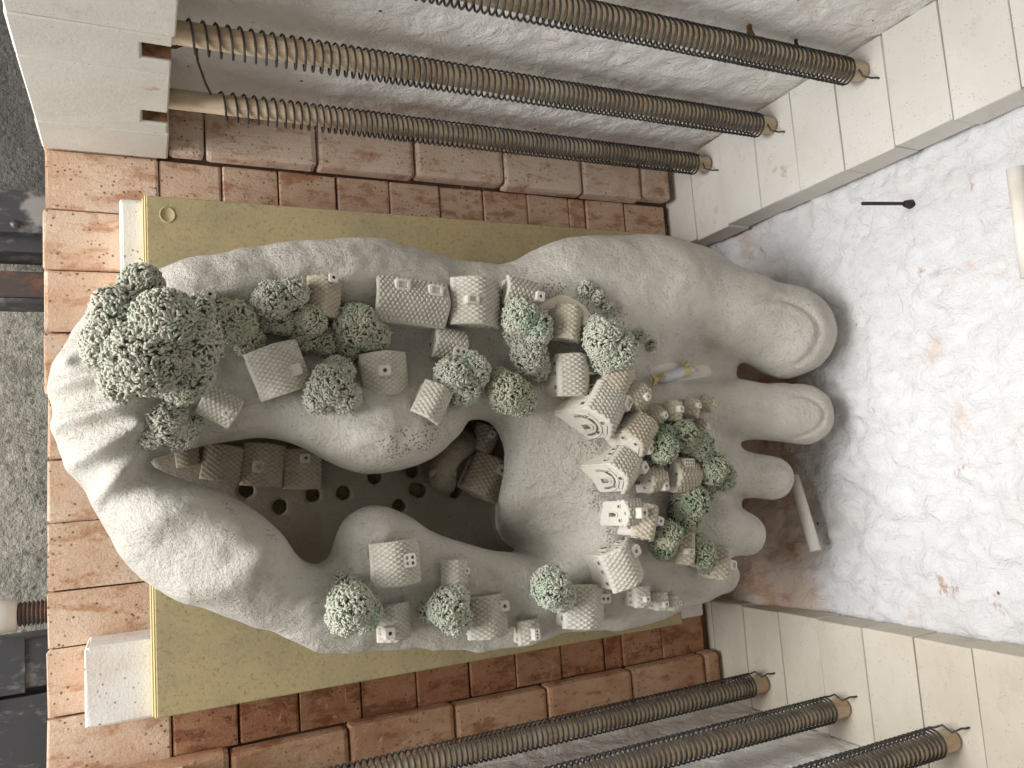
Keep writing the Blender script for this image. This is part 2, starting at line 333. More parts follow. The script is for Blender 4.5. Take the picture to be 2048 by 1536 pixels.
# the side and back linings of ceramic fibre
o = obj("fibre_wall", grid_wall("fibre_wall", (-.1, .705, -.02), (1.33, 0, 0), (0, 0, 1.75), 150, 190, (0, -1, 0), .007, 22, 3), M['fibre_side'])
tag(o, "stained lumpy ceramic fibre lining behind the upper three heating elements", "kiln wall", "ceramic fibre linings of the kiln")
o = obj("fibre_wall", grid_wall("fibre_wall", (-.1, -.54, -.02), (1.33, 0, 0), (0, 0, 1.75), 150, 190, (0, 1, 0), .007, 22, 9), M['fibre_side'])
tag(o, "stained ceramic fibre lining behind the lower three heating elements", "kiln wall", "ceramic fibre linings of the kiln")
def back_wall():
    ny, nz = 210, 210
    a, b = np.meshgrid(np.linspace(-.56, .72, ny), np.linspace(-.1, 1.75, nz), indexing='ij')
    P = np.stack([np.full_like(a, 1.232), a, b], -1)
    d = .013*fbm(P[..., 0], a*17, b*13, 4)+.014*np.abs(perlin(a*24+.3*b, b*20, a*0+2))+.008*np.abs(perlin(a*55+3, b*48+.4*a, a*0+5))+.012*fbm(a*3, b*3, a*0, 2)
    fold = np.clip((.285-b)/.3, 0, 1)           # the blanket bulges out below the ceramic rod
    fw = 1/(1+np.exp(-(-.02-a)/.05))
    d = d+fold*.045*fw*(1+.5*perlin(a*30, b*4, a*0))
    P[..., 0] -= d
    idx = np.arange(ny*nz).reshape(ny, nz)
    F = np.stack([idx[:-1, :-1], idx[:-1, 1:], idx[1:, 1:], idx[1:, :-1]], -1).reshape(-1, 4)
    V = P.reshape(-1, 3); k = len(V)
    V = np.vstack([V, [[1.30, -.56, -.1], [1.30, .72, -.1], [1.30, .72, 1.75], [1.30, -.56, 1.75]]]); F = F.tolist()
    e = [idx[:, 0].tolist(), idx[-1, :].tolist(), idx[::-1, -1].tolist(), idx[0, ::-1].tolist()]
    for q in range(4): F.append((e[q]+[k+(q+1) % 4, k+q])[::-1])
    F.append([k+3, k+2, k+1, k])
    me = mesh("fibre_back_wall", V.tolist(), F, True)
    me.materials.append(M['fibre_back'])
    return me
o = obj("fibre_back_wall", back_wall()); tag(o, "white lumpy ceramic fibre back wall with rust stains beyond the toes", "kiln wall", "ceramic fibre linings of the kiln")
# unseen ceiling of the kiln chamber
o = obj("kiln_ceiling", grid_wall("kiln_ceiling", (-.1, -.56, 1.75), (1.4, 0, 0), (0, 1.28, 0), 30, 30, (0, 0, -1), .006, 15, 5), M['ceil']); tag(o, kind="structure")

# ------------------------------------------------------------------ piers of cream brick at the back corners
def pier(label, y0, y1, zs, mat):
    t = thing("brick_pier", label, "brick pier", (1.16, (y0+y1)/2, zs[0]), 0, "cream brick piers at the back corners")
    for z0, z1 in zip(zs[:-1], zs[1:]):
        e = random.uniform(-.002, .002)
        o = brick("brick", t, mat, (random.uniform(-.0015, .0015), .064+random.uniform(-.002, .002), y0-(y0+y1)/2+(e if y0 > 0 else 0), y1-(y0+y1)/2+(e if y0 < 0 else 0), z0-zs[0]+.0008, z1-zs[0]-.0008), .003, .0008)
    obj("mortar", box_mesh("mortar", .006, .060, y0-(y0+y1)/2+.006, y1-(y0+y1)/2-.006, .005, zs[-1]-zs[0]-.005, 0), M['cream_joint'], t)
pier("pale cream brick pier at the upper back corner", .497, .703, [-.075]+[-.020+.1068*k for k in range(1, 17)], M['cream'])
pier("warmer tan cream brick pier at the lower back corner", -.538, -.323, [-.075]+[.009+.1053*k for k in range(0, 17)], M['cream_warm'])
# front jambs, notched for the element tubes
def notched(name, x0, x1, y0, y1, z0, z1, notch=None):
    bm = bmesh.new(); g = .0008
    if notch: pl = [(x0, z0+g), (x1, z0+g), (x1, notch[1]), (notch[0], notch[1]+.002), (notch[0], notch[2]), (x1, notch[2]), (x1, z1-g), (x0, z1-g)]
    else: pl = [(x0, z0+g), (x1, z0+g), (x1, z1-g), (x0, z1-g)]
    f = bm.faces.new([bm.verts.new((x, y0, z)) for x, z in pl])
    r = bmesh.ops.extrude_face_region(bm, geom=[f])
    for v in r['geom']:
        if isinstance(v, bmesh.types.BMVert): v.co.y = y1
    bmesh.ops.bevel(bm, geom=bm.edges[:], offset=.0025, segments=1, affect='EDGES')
    for v in bm.verts: v.co += Vector((random.uniform(-1, 1), random.uniform(-1, 1), random.uniform(-1, 1)))*.0007
    return bm_mesh(name, bm)
def jamb(label, ya, yb, slots):
    t = thing("brick_jamb", label, "brick pier", (-.05, (ya+yb)/2, 0), 0, "cream brick jambs at the kiln door")
    zs = [.002, .112, .318, .424, .63, .736, .942, 1.048, 1.254, 1.36, 1.566]
    for z0, z1 in zip(zs[:-1], zs[1:]):
        nt = next((s for s in slots if z0 < s[0] < z1), None)
        o = obj("brick", notched("brick", -.098+random.uniform(-.001, .001), .096+random.uniform(-.002, .002), ya-(ya+yb)/2, yb-(ya+yb)/2, z0, z1, (.055, nt[0], nt[1]) if nt else None), M['cream'], t)
        if nt: obj("slot_scorch", box_mesh("slot_scorch", .0565, .094, ya-(ya+yb)/2+.004, yb-(ya+yb)/2-.004, nt[0]+.0015, nt[0]+.0032, .0006, 1), M['slot'], t)
t_ = NT("slot_scorch"); t_.base((.25, .14, .075)); t_.mix(t_.ramp(t_.tex('noise', 60, 4), .45, .65), (.12, .06, .03)); M['slot'] = t_.done()
jamb("cream brick door jamb with two tube slots at the upper left", .606, .70, [(.148, .192), (.355, .397), (.565, .607)])
jamb("cream brick door jamb beside the lower heating elements", -.535, -.44, [(.145, .189), (.352, .394), (.569, .611)])

# ------------------------------------------------------------------ heating elements
def element(label, y, z, xs, seed, turns, x0=-.02):
    t = thing("heating_element", label, "heating element", (1.155, y, z), 0, "coiled heating elements on ceramic tubes")
    L = lambda x: x-1.155
    up = y > 0
    A = lambda x: (-.014*(1-x/1.155), .026*(1-x/1.155)) if up else (0, 0)
    me = tube_mesh("support_tube", [(L(x0), *A(x0)), (L(.5), *A(.5)), (0, 0, 0)], .0165, 20); obj("support_tube", me, M['tube'], t)
    n = turns*14; pts = []; rr = random.Random(seed); ph = rr.random()*6; sgn = 1 if y > 0 else -1
    ws = np.array([1+.9*math.exp(-k/9)+.06*math.sin(k*.21+ph)+rr.uniform(-.05, .05)-.12*(k > turns*.95) for k in range(turns)])
    cum = np.concatenate([[0], np.cumsum(ws)]); cum = xs+(1.128-xs)*cum/cum[-1]
    wob = np.array([rr.uniform(-.0005, .0005) for k in range(turns+2)])
    for i in range(n+1):
        u = i/14; k = min(int(u), turns-1); x = cum[k]+(cum[k+1]-cum[k])*(u-k); th = 2*math.pi*u
        s = wob[k]*(1-(u-k))+wob[k+1]*(u-k)
        ay, az = A(x); pts.append((L(x), ay+.0228*math.cos(th), az-.0052+s+.0225*math.sin(th)))
    last = Vector(pts[-1])
    pts += [last+Vector((.003, -.006*sgn, .012)), (L(1.134), -.020*sgn, .020), (L(1.146), -.026*sgn, .028), (L(1.154), -.025*sgn, .030), (L(1.175), -.025*sgn, .030)]
    obj("coil", tube_mesh("coil", pts, .0018, 6), M['wire'], t)
    return t, Vector(pts[0])
def wire(parent, pts, rad=.002): obj("lead_wire", tube_mesh("lead_wire", pts, rad, 6), M['wire'], parent)
eA, pA = element("lowest of the upper three heating elements, just above the brick ledge", .653, .152, .125, 1, 98, 0)
eB, pB = element("middle of the upper three heating elements, with a lead wire hanging from its coil start", .653, .355, .065, 2, 100, -.03)
eC, pC = element("topmost of the upper three heating elements, at the top edge of the photo", .653, .578, .05, 3, 98, -.03)
eD, pD = element("innermost of the lower three heating elements, along the brown brick ledge", -.474, .164, -.02, 4, 108, -.05)
eE, pE = element("middle of the lower three heating elements", -.474, .373, -.02, 5, 108, -.05)
eF, pF = element("heating element at the bottom right corner of the photo", -.474, .589, -.02, 6, 106, -.05)
wire(eB, [pB, pB+Vector((-.003, -.006, -.012)), pB+Vector((.012, -.014, -.022)), pB+Vector((.018, -.015, -.08)), pB+Vector((.034, -.014, -.15)), pB+Vector((.05, -.012, -.205)), pB+Vector((.068, -.014, -.225)), pB+Vector((.06, -.010, -.236))])
wire(eB, [pB+Vector((.012, -.014, -.022)), pB+Vector((-.015, -.030, -.022)), pB+Vector((-.062, -.036, -.018))], .0028)
wire(eA, [pA, pA+Vector((-.008, -.004, -.012)), pA+Vector((-.004, -.012, -.024)), pA+Vector((-.012, -.014, -.03))])

# ------------------------------------------------------------------ ceramic rods, thermocouple on the back wall
def rod(label, a, b, r=.011):
    a, b = Vector(a), Vector(b); t = thing("ceramic_rod", label, "ceramic rod", (a+b)/2, 0, "ceramic rods holding the back lining")
    bm = bmesh.new(); d = b-a; seg = 14
    prof = [(0, r*.45), (0, r), (d.length, r), (d.length, r*.45), (d.length*.8, r*.4)]
    q = d.to_track_quat('X', 'Z'); rings = []
    for x, rr in prof: rings.append([bm.verts.new(a-(a+b)/2+q@Vector((x, rr*math.cos(2*math.pi*k/seg), rr*math.sin(2*math.pi*k/seg)))) for k in range(seg)])
    for i in range(len(rings)-1):
        for k in range(seg): bm.faces.new((rings[i][k], rings[i][(k+1) % seg], rings[i+1][(k+1) % seg], rings[i+1][k]))
    bm.faces.new(rings[-1])
    obj("rod", bm_mesh("rod", bm, True), M['rod'], t)
    c = a-(a+b)/2
    bm = bmesh.new(); rg = [[bm.verts.new(c+q@Vector((x, rr*math.cos(2*math.pi*k/seg), rr*math.sin(2*math.pi*k/seg)))) for k in range(seg)] for x, rr in ((.001, r*.45), (d.length*.25, r*.4))]
    for k in range(seg): bm.faces.new((rg[0][k], rg[1][k], rg[1][(k+1) % seg], rg[0][(k+1) % seg]))
    bm.faces.new(rg[1]); obj("bore", bm_mesh("bore", bm), M['rod'], t)
rod("short cream ceramic rod lying across the back wall below the third toe", (1.182, -.050, .285), (1.182, -.196, .322))
rod("cream ceramic rod on the back wall at the right edge of the photo", (1.20, .400, .788), (1.20, .232, .786), .0125)
tp = atz(1725, 407, .583); 
t = thing("thermocouple", "thin black thermocouple rod sticking out of the white back wall", "thermocouple", (1.215, .417, .583))
obj("probe", tube_mesh("probe", [(0, 0, 0), (tp.x-1.215, tp.y-.417, 0)], .0032, 8), M['black'], t)
obj("collar", tube_mesh("collar", [(.02, 0, 0), (.004, 0, 0), (.002, 0, 0)], [.009, .006, .004], 14), M['black'], t)

# fixing pins in the upper fibre lining
for (py_, pz_, rad_, lab, mt) in (((1500, 68), 0, .009, "rust brown fixing button on the upper fibre lining beside the topmost element", 'slot'), ((1593, 93), 0, .006, "small black pin behind the topmost heating element", 'black')):
    r_ = ray(*py_); k_ = .690/r_.y; c_ = Vector((r_.x*k_, .690, CAMH+r_.z*k_))
    t = thing("fixing_pin", lab, "pin", c_); obj("head", tube_mesh("head", [(0, .022, 0), (0, .006, 0), (0, -.004, 0), (.001, -.012, .001), (.001, -.014, .001)], [rad_*.5, rad_*.5, rad_*.9, rad_, rad_*.6], 12), M[mt], t)

# ------------------------------------------------------------------ shelf on its supports
def support(label, b):
    c = ((b[0]+b[1])/2, (b[2]+b[3])/2, 0); t = thing("support_brick", label, "brick", c, 0, "white bricks under the kiln shelf")
    obj("brick", box_mesh("brick", b[0]-c[0], b[1]-c[0], b[2]-c[1], b[3]-c[1], .002, .104, .006, 3, .0012), M['white_brick'], t)
a = atz(238, 398, .104); b2 = atz(300, 640, .104)
support("white porous support brick under the shelf corner behind the big tree", (a.x, a.x+.2, b2.y+.03, a.y))
a = atz(168, 1296, .104); b2 = atz(300, 1442, .104)
support("large white pitted support brick under the lower left shelf corner", (a.x, a.x+.2, b2.y+.004, a.y))
a = atz(1355, 1205, .104); b2 = atz(1410, 1250, .104)
support("white support brick peeking out beyond the lower right shelf corner", (b2.x-.2, b2.x, atz(302, 1440, .13).y+.003, a.y+.05))
support("white support brick hidden under the upper right shelf corner", (.84, 1.0, .38, .48))
sx0 = atz(292, 390, .13).x; sy1 = atz(292, 390, .13).y; sy0 = atz(302, 1440, .13).y; sx1 = atz(1366, 1250, .13).x
for i, lab in enumerate(("lower of two stacked olive kiln shelves under the foot", "upper olive yellow kiln shelf directly under the clay foot")):
    t = thing("kiln_shelf", lab, "kiln shelf", (.5, .08, .1045+.0125*i), 0, "stacked olive kiln shelves")
    d = .0035*(1-i)
    me = box_mesh("slab", sx0-.5-d, sx1-.5, sy0-.08-.001*(1-i), sy1-.08, 0, .0122, .0015, 1); obj("slab", me, M['shelf'], t)
    me = box_mesh("front_edge", sx0-.5-d-.003, sx0-.5-d-.0003, sy0-.08, sy1-.08, .001, .0108, .001, 1); obj("front_edge", me, M['shelf_edge'], t)
    if i:
        p = atz(335, 429, .13)
        bm = bmesh.new(); 
        for k in range(20):
            pass
        ring = []
        for (rr, zz) in ((.0125, .0121), (.012, .0132), (.0105, .0132), (.010, .0126)):
            ring.append([bm.verts.new((p.x-.5+rr*math.cos(2*math.pi*k/20), p.y-.08+rr*1.15*math.sin(2*math.pi*k/20), zz)) for k in range(20)])
        for q in range(3):
            for k in range(20): bm.faces.new((ring[q][k], ring[q][(k+1) % 20], ring[q+1][(k+1) % 20], ring[q+1][k]))
        bm.faces.new(ring[3]); obj("plug", bm_mesh("plug", bm, True), M['shelf'], t)
SHELF = .1293

# ------------------------------------------------------------------ the clay foot: implicit body meshed by surface nets
def pts2(l, z): return np.array([[*atz(x, y, z)][:2] for x, y in l])
def poly_sd(poly, X, Y):
    """signed distance, positive inside"""
    d = np.full(X.shape, 9e9); ins = np.zeros(X.shape, bool); n = len(poly)
    for i in range(n):
        ax, ay = poly[i]; bx, by = poly[(i+1) % n]; ex, ey = bx-ax, by-ay
        wx, wy = X-ax, Y-ay; tt = np.clip((wx*ex+wy*ey)/(ex*ex+ey*ey+1e-12), 0, 1)
        d = np.minimum(d, (wx-ex*tt)**2+(wy-ey*tt)**2)
        c = ((ay <= Y) & (by > Y)) | ((by <= Y) & (ay > Y))
        ins ^= c & (X < ax+(Y-ay)/(by-ay+1e-12)*ex)
    d = np.sqrt(d); return np.where(ins, d, -d)
def smooth_poly(l, n=4):
    l = np.array(l, float); m = len(l); out = []
    for i in range(m):
        p0, p1, p2, p3 = l[i-1], l[i], l[(i+1) % m], l[(i+2) % m]
        for k in range(n):
            t = k/n; out.append(.5*((2*p1)+(-p0+p2)*t+(2*p0-5*p1+4*p2-p3)*t*t+(-p0+3*p1-3*p2+p3)*t**3))
    return np.array(out)
ZC = .29
OUT = [(97, 740), (132, 690), (165, 640), (215, 598), (320, 545), (420, 515), (560, 493), (690, 482), (780, 492), (850, 512), (930, 528), (992, 536), (1050, 514), (1120, 492),
       (1200, 484), (1300, 486), (1400, 505), (1440, 560), (1430, 640), (1380, 700), (1400, 790), (1400, 880), (1390, 980), (1400, 1080), (1390, 1160), (1350, 1222),
       (1250, 1258), (1150, 1262), (1060, 1290), (970, 1302), (900, 1301), (800, 1297), (720, 1303), (650, 1304), (600, 1289), (530, 1262), (450, 1230), (350, 1196),
       (270, 1140), (212, 1062), (185, 1000), (150, 960), (116, 900), (101, 830)]
HOLE = [(305, 921), (345, 904), (420, 886), (500, 873), (560, 874), (620, 893), (680, 925), (740, 945), (800, 942), (870, 920), (925, 875), (955, 838), (1000, 838), (1030, 880),
        (1036, 940), (1032, 1000), (1062, 1055), (1108, 1108), (1020, 1106), (950, 1088), (890, 1068), (840, 1036), (790, 1014), (745, 1014), (705, 1040), (685, 1080), (672, 1118), (645, 1133), (610, 1118), (565, 1063), (500, 1010), (430, 977), (350, 950)]
HT = [(150, 760, .37), (150, 860, .38), (220, 850, .42), (280, 960, .44), (390, 1050, .44), (520, 1130, .43), (620, 1220, .38), (300, 1080, .40), (700, 1260, .33), (300, 680, .40), (240, 620, .38),
      (400, 550, .40), (560, 535, .405), (700, 530, .405), (850, 550, .40), (980, 570, .39), (1100, 540, .41), (1250, 550, .41), (1380, 580, .40),
      (450, 720, .35), (560, 690, .34), (680, 690, .34), (800, 680, .34), (930, 700, .35), (1000, 720, .36), (1100, 690, .38), (1200, 650, .40),
      (300, 850, .38), (380, 880, .40), (480, 835, .39), (600, 830, .39), (720, 850, .41), (820, 870, .42), (900, 840, .40), (960, 800, .38),
      (1100, 820, .39), (1110, 900, .37), (1080, 950, .34), (1100, 1040, .33), (1120, 1000, .36), (1150, 1100, .39), (1200, 960, .41), (1220, 860, .41), (1200, 1050, .40),
      (740, 1060, .38), (700, 1120, .36), (800, 1150, .34), (900, 1160, .34), (1000, 1180, .34), (1100, 1190, .35), (850, 1240, .32), (1000, 1260, .31), (1150, 1230, .33), (1250, 1200, .35), (1090, 1150, .35),
      (1320, 650, .41), (1300, 740, .37), (1380, 740, .35), (1330, 830, .39), (1360, 940, .38), (1340, 1040, .37), (1380, 1120, .34), (1320, 1170, .33), (1270, 900, .41), (1270, 1000, .40), (1280, 1100, .38)]
def smooth_line(l, n=24):
    l = np.array(l); t_ = np.linspace(0, 1, n)[:, None]; return (1-t_)**2*l[0]+2*t_*(1-t_)*(2*l[1]-.5*l[0]-.5*l[2])+t_**2*l[2]
def smin(a, b, k):
    h = np.clip(.5+.5*(b-a)/k, 0, 1); return b*(1-h)+a*h-k*h*(1-h)
def build_foot():
    h = .0042
    gx = np.arange(-.215, 1.225, h); gy = np.arange(-.46, .60, h); gz = np.arange(.112, .55, h)
    X, Y = np.meshgrid(gx, gy, indexing='ij')
    out = smooth_poly(pts2(OUT, ZC)); hole = smooth_poly(pts2(HOLE, .345))
    d = poly_sd(out, X, Y); dh = -poly_sd(hole, X, Y)
    # height control
    num = np.zeros(X.shape); den = np.zeros(X.shape)
    for px, py, z in HT:
        p = atz(px, py, z); r2 = (X-p.x)**2+(Y-p.y)**2; wt = np.exp(-r2/(2*.045**2))+1e-4/(r2+.02); num += wt*z; den += wt
    zt = num/den
    lump = .012*fbm(X*9, Y*9, X*0+1, 3)+.0035*fbm(X*34, Y*34, X*0+4, 3)
    zt = zt+lump
    RID = [[(262, 690), (185, 684), (126, 712)], [(262, 742), (180, 752), (100, 768)], [(268, 800), (200, 822), (104, 845)], [(276, 856), (215, 890), (135, 930)], [(292, 912), (250, 940), (190, 1000)],
           [(430, 990), (340, 1020), (250, 1100)], [(560, 1080), (500, 1130), (400, 1190)]]
    rdg = np.zeros(X.shape)
    for q, ln_ in enumerate(RID):
        P_ = smooth_line(pts2(ln_, .38)); dd = np.min([np.hypot(X-p[0], Y-p[1]) for p in P_], 0)
        rdg = rdg+np.exp(-(dd/(.0115 if q < 5 else .022))**2)*(1 if q < 5 else .55)
    zt = zt+.026*rdg-.006
    # arm of the foot sweeping round the heel carries creases
    R1 = .12; Rh = .062
    pA_ = atz(1100, 1045, .28); gb_ = np.exp(-((X-pA_.x)**2+(Y-pA_.y)**2)/(2*.045**2)); Rh2 = Rh+.075*np.exp(-((X-pA_.x)**2+(Y-pA_.y)**2)/(2*.065**2))
    dl = d+.006*fbm(X*14, Y*14, X*0+7, 3)+.006*rdg*(X < .05)
    F = np.empty((len(gx), len(gy), len(gz)), np.float32)
    zb = SHELF-.002
    a = np.clip(1-dl/R1, 0, 4); zc2 = ZC-.152*np.clip(gb_*1.5, 0, 1)
    for k, z in enumerate(gz):
        b = np.clip(1-dh/Rh2, 0, 4); zz = (z-zc2)/np.maximum(zt-zc2, .02)
        fu = a**2.2+b**2.2+np.abs(zz)**2.4-1
        f = fu
        if z < ZC:
            u = .11*np.clip(1-1.6*gb_, 0, 1)*(1-math.exp(-(ZC-z)/.05)); b = np.clip(1-(dh-u)/(Rh*.8), 0, 4)
            zz = (ZC-z)/(ZC-zb); a2 = np.clip(1-dl/.16, 0, 4)
            f = np.maximum(np.maximum(a2**2.0+zz**3-1, b**2-1), zb-z)
            f = np.where(z >= zc2, np.maximum(fu, f*0-9), f)
            # the perforated floor inside
            ff = np.maximum(np.abs(z-.142)/.022-1, (1-d/.088))
            for hx, hy in ((492, 980), (558, 1013), (624, 990), (685, 986), (747, 954), (828, 978), (837, 981), (795, 1012), (907, 983), (822, 942)):
                q = atz(hx, hy, .155); rr = np.sqrt((X-q.x)**2+(Y-q.y)**2)/.0115
                ff = np.maximum(ff, (1-rr)*2)
            f = np.minimum(f, ff)
        F[:, :, k] = np.clip(f*.055, -.2, .2)
    X3, Y3, Z3 = gx[:, None, None], gy[None, :, None], gz[None, None, :]
    def cap(a, b, r0, r1, k, sq=1.0):
        """tapered capsule, smooth union; sq squashes its height"""
        nonlocal F
        a = np.array(a); b = np.array(b); e = b-a; pad = max(r0, r1)+.09
        i0, i1 = [int(np.clip(np.searchsorted(gx, q), 0, len(gx))) for q in (min(a[0], b[0])-pad, max(a[0], b[0])+pad)]
        j0, j1 = [int(np.clip(np.searchsorted(gy, q), 0, len(gy))) for q in (min(a[1], b[1])-pad, max(a[1], b[1])+pad)]
        x, y, z = X3[i0:i1]-a[0], Y3[:, j0:j1]-a[1], (Z3-a[2])
        tt = np.clip((x*e[0]+y*e[1]+z*e[2])/(e@e), 0, 1)
        dd = np.sqrt((x-tt*e[0])**2+(y-tt*e[1])**2+((z-tt*e[2])/sq)**2)-(r0+(r1-r0)*tt)
        F[i0:i1, j0:j1] = smin(F[i0:i1, j0:j1], dd.astype(np.float32), k)
    def T(px, py, z): return np.array([*atz(px, py, z)])
    # toes (big one at the picture's top)
    cap(T(1330, 592, .335), T(1470, 625, .345), .082, .074, .06); cap(T(1470, 628, .345), T(1568, 662, .36), .074, .086, .04); cap(T(1568, 662, .36), T(1584, 664, .355), .086, .080, .02)
    cap(T(1330, 815, .33), T(1480, 820, .34), .052, .050, .04); cap(T(1480, 820, .34), T(1604, 829, .365), .050, .058, .025)
    cap(T(1330, 930, .32), T(1440, 940, .33), .048, .040, .04); cap(T(1440, 942, .33), T(1542, 956, .345), .043, .041, .025)
    cap(T(1300, 1050, .31), T(1420, 1062, .325), .05, .044, .04); cap(T(1420, 1060, .325), T(1488, 1068, .33), .047, .040, .03)
    cap(T(1290, 1150, .29), T(1390, 1150, .285), .05, .045, .04); cap(T(1390, 1150, .285), T(1442, 1150, .28), .045, .034, .03)
    cap(T(1370, 738, .30), T(1432, 736, .30), .042, .036, .03); cap(T(1400, 885, .30), T(1428, 885, .30), .036, .03, .03); cap(T(1400, 1005, .29), T(1445, 1010, .29), .036, .03, .03)
    # knuckle of the ball of the foot
    cap(T(1150, 560, .33), T(1320, 568, .335), .055, .062, .06)
    # toe nails: a plate set into a groove
    def nail(c, ax, ay, tilt, depth):
        nonlocal F
        c = T(*c); i0, i1 = np.searchsorted(gx, c[0]-.12), np.searchsorted(gx, c[0]+.12); j0, j1 = np.searchsorted(gy, c[1]-.12), np.searchsorted(gy, c[1]+.12)
        x, y, z = X3[i0:i1]-c[0], Y3[:, j0:j1]-c[1], Z3-c[2]
        ca, sa = math.cos(tilt), math.sin(tilt); u = (x*ca+y*sa)/ax; v = (-x*sa+y*ca)/ay
        rr = np.sqrt(u*u+v*v); g = np.exp(-((rr-1)/max(.09, .0055/ax))**2)*(z > -.03)*np.clip((u/(rr+1e-6)+.35)/.5, 0, 1)
        plate = np.clip((1.0-rr)/.12, 0, 1)*(z > -.03)*np.clip((u+.9)/.9, 0, 1)
        F[i0:i1, j0:j1] = F[i0:i1, j0:j1]+(depth*g-.0010*plate).astype(np.float32)
    nail((1556, 676, .435), .088, .074, .2, .0055); nail((1600, 832, .41), .048, .039, 0, .005); nail((1512, 1068, .36), .024, .028, 0, .005); nail((1556, 958, .38), .030, .029, 0, .005)
    for k, z in enumerate(gz): F[:, :, k] += (.0022*fbm(X*28, Y*28, X*0+z*28, 2)).astype(np.float32)
    return F, gx, gy, gz, h
def surface_nets(F, gx, gy, gz, h):
    s = F < 0; nx, ny, nz = F.shape
    cnt = np.zeros((nx-1, ny-1, nz-1), np.int8)
    for dx in (0, 1):
        for dy in (0, 1):
            for dz in (0, 1): cnt += s[dx:nx-1+dx, dy:ny-1+dy, dz:nz-1+dz]
    act = (cnt > 0) & (cnt < 8); I = np.argwhere(act); idx = -np.ones(act.shape, np.int64); idx[act] = np.arange(len(I))
    acc = np.zeros((len(I), 3)); c = np.zeros(len(I))
    cor = [(0, 0, 0), (1, 0, 0), (0, 1, 0), (1, 1, 0), (0, 0, 1), (1, 0, 1), (0, 1, 1), (1, 1, 1)]
    for p in range(8):
        for q in range(p+1, 8):
            dd = np.abs(np.array(cor[p])-cor[q])
            if dd.sum() != 1: continue
            fa = F[I[:, 0]+cor[p][0], I[:, 1]+cor[p][1], I[:, 2]+cor[p][2]].astype(float); fb = F[I[:, 0]+cor[q][0], I[:, 1]+cor[q][1], I[:, 2]+cor[q][2]].astype(float)
            m = (fa < 0) != (fb < 0); tt = np.where(m, fa/np.where(fa-fb == 0, 1, fa-fb), 0)
            acc += m[:, None]*(np.array(cor[p])+tt[:, None]*(np.array(cor[q])-np.array(cor[p]))); c += m
    V = (I+acc/c[:, None])*h+np.array([gx[0], gy[0], gz[0]])
    Q = []
    for ax in range(3):
        sl0 = [slice(1, -1)]*3; sl0[ax] = slice(0, -1); sl1 = [slice(1, -1)]*3; sl1[ax] = slice(1, None)
        a, b = s[tuple(sl0)], s[tuple(sl1)]; m = a != b; E = np.argwhere(m); inv = a[m]
        E = E+np.array([0 if q == ax else 1 for q in range(3)])
        o1, o2 = [q for q in range(3) if q != ax]
        def cell(d1, d2):
            K = E.copy(); K[:, o1] -= d1; K[:, o2] -= d2; return idx[K[:, 0], K[:, 1], K[:, 2]]
        quad = np.stack([cell(0, 0), cell(1, 0), cell(1, 1), cell(0, 1)], 1)
        flip = inv if ax != 1 else ~inv
        quad[~flip] = quad[~flip][:, ::-1]; Q.append(quad)
    return V, np.vstack(Q)
F3, gx, gy, gz, hh = build_foot()
TOPZ = np.where((F3 < 0).any(2), gz[len(gz)-1-np.argmax((F3 < 0)[:, :, ::-1], 2)], SHELF)
V, Q = surface_nets(F3, gx, gy, gz, hh); del F3
Q = Q[(Q >= 0).all(1)]
def quad_mesh(name, V, Q):
    u, inv = np.unique(Q.ravel(), return_inverse=True); V = V[u]; Q = inv.reshape(-1, 4)
    me = bpy.data.meshes.new(name); me.vertices.add(len(V)); me.vertices.foreach_set("co", V.astype(np.float32).ravel())
    me.loops.add(Q.size); me.loops.foreach_set("vertex_index", Q.astype(np.int32).ravel()); me.polygons.add(len(Q))
    me.polygons.foreach_set("loop_start", np.arange(0, Q.size, 4, dtype=np.int32)); me.polygons.foreach_set("loop_total", np.full(len(Q), 4, np.int32))
    me.update(calc_edges=True); me.validate(); me.polygons.foreach_set("use_smooth", [True]*len(me.polygons)); return me
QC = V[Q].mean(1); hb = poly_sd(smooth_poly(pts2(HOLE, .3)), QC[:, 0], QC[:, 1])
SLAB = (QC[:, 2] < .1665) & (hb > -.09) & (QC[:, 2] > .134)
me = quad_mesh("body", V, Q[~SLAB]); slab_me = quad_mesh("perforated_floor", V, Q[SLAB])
print("foot", len(V), len(Q))
foot = thing("foot_sculpture", "giant hollow pale clay foot carrying a miniature village, toes towards the back wall", "sculpture", (0.45, .08, SHELF))
me.transform(Matrix.Translation((-.45, -.08, -SHELF)))
obj("body", me, M['clay'], foot)
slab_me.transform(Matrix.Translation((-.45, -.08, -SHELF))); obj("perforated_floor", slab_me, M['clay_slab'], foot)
def ground(x, y):
    i = int(round((x-gx[0])/hh)); j = int(round((y-gy[0])/hh))
    if 0 <= i < TOPZ.shape[0] and 0 <= j < TOPZ.shape[1]: return float(TOPZ[i, j])
    return SHELF
def place(px, py, above):
    """the point on the line of sight that stands `above` metres over the clay"""
    r = ray(px, py).normalized(); p = Vector((0, 0, CAMH)); tt = .8
    while tt < 2.2:
        q = p+r*tt
        if q.z-ground(q.x, q.y) <= above: return q
        tt += .0015
    return q

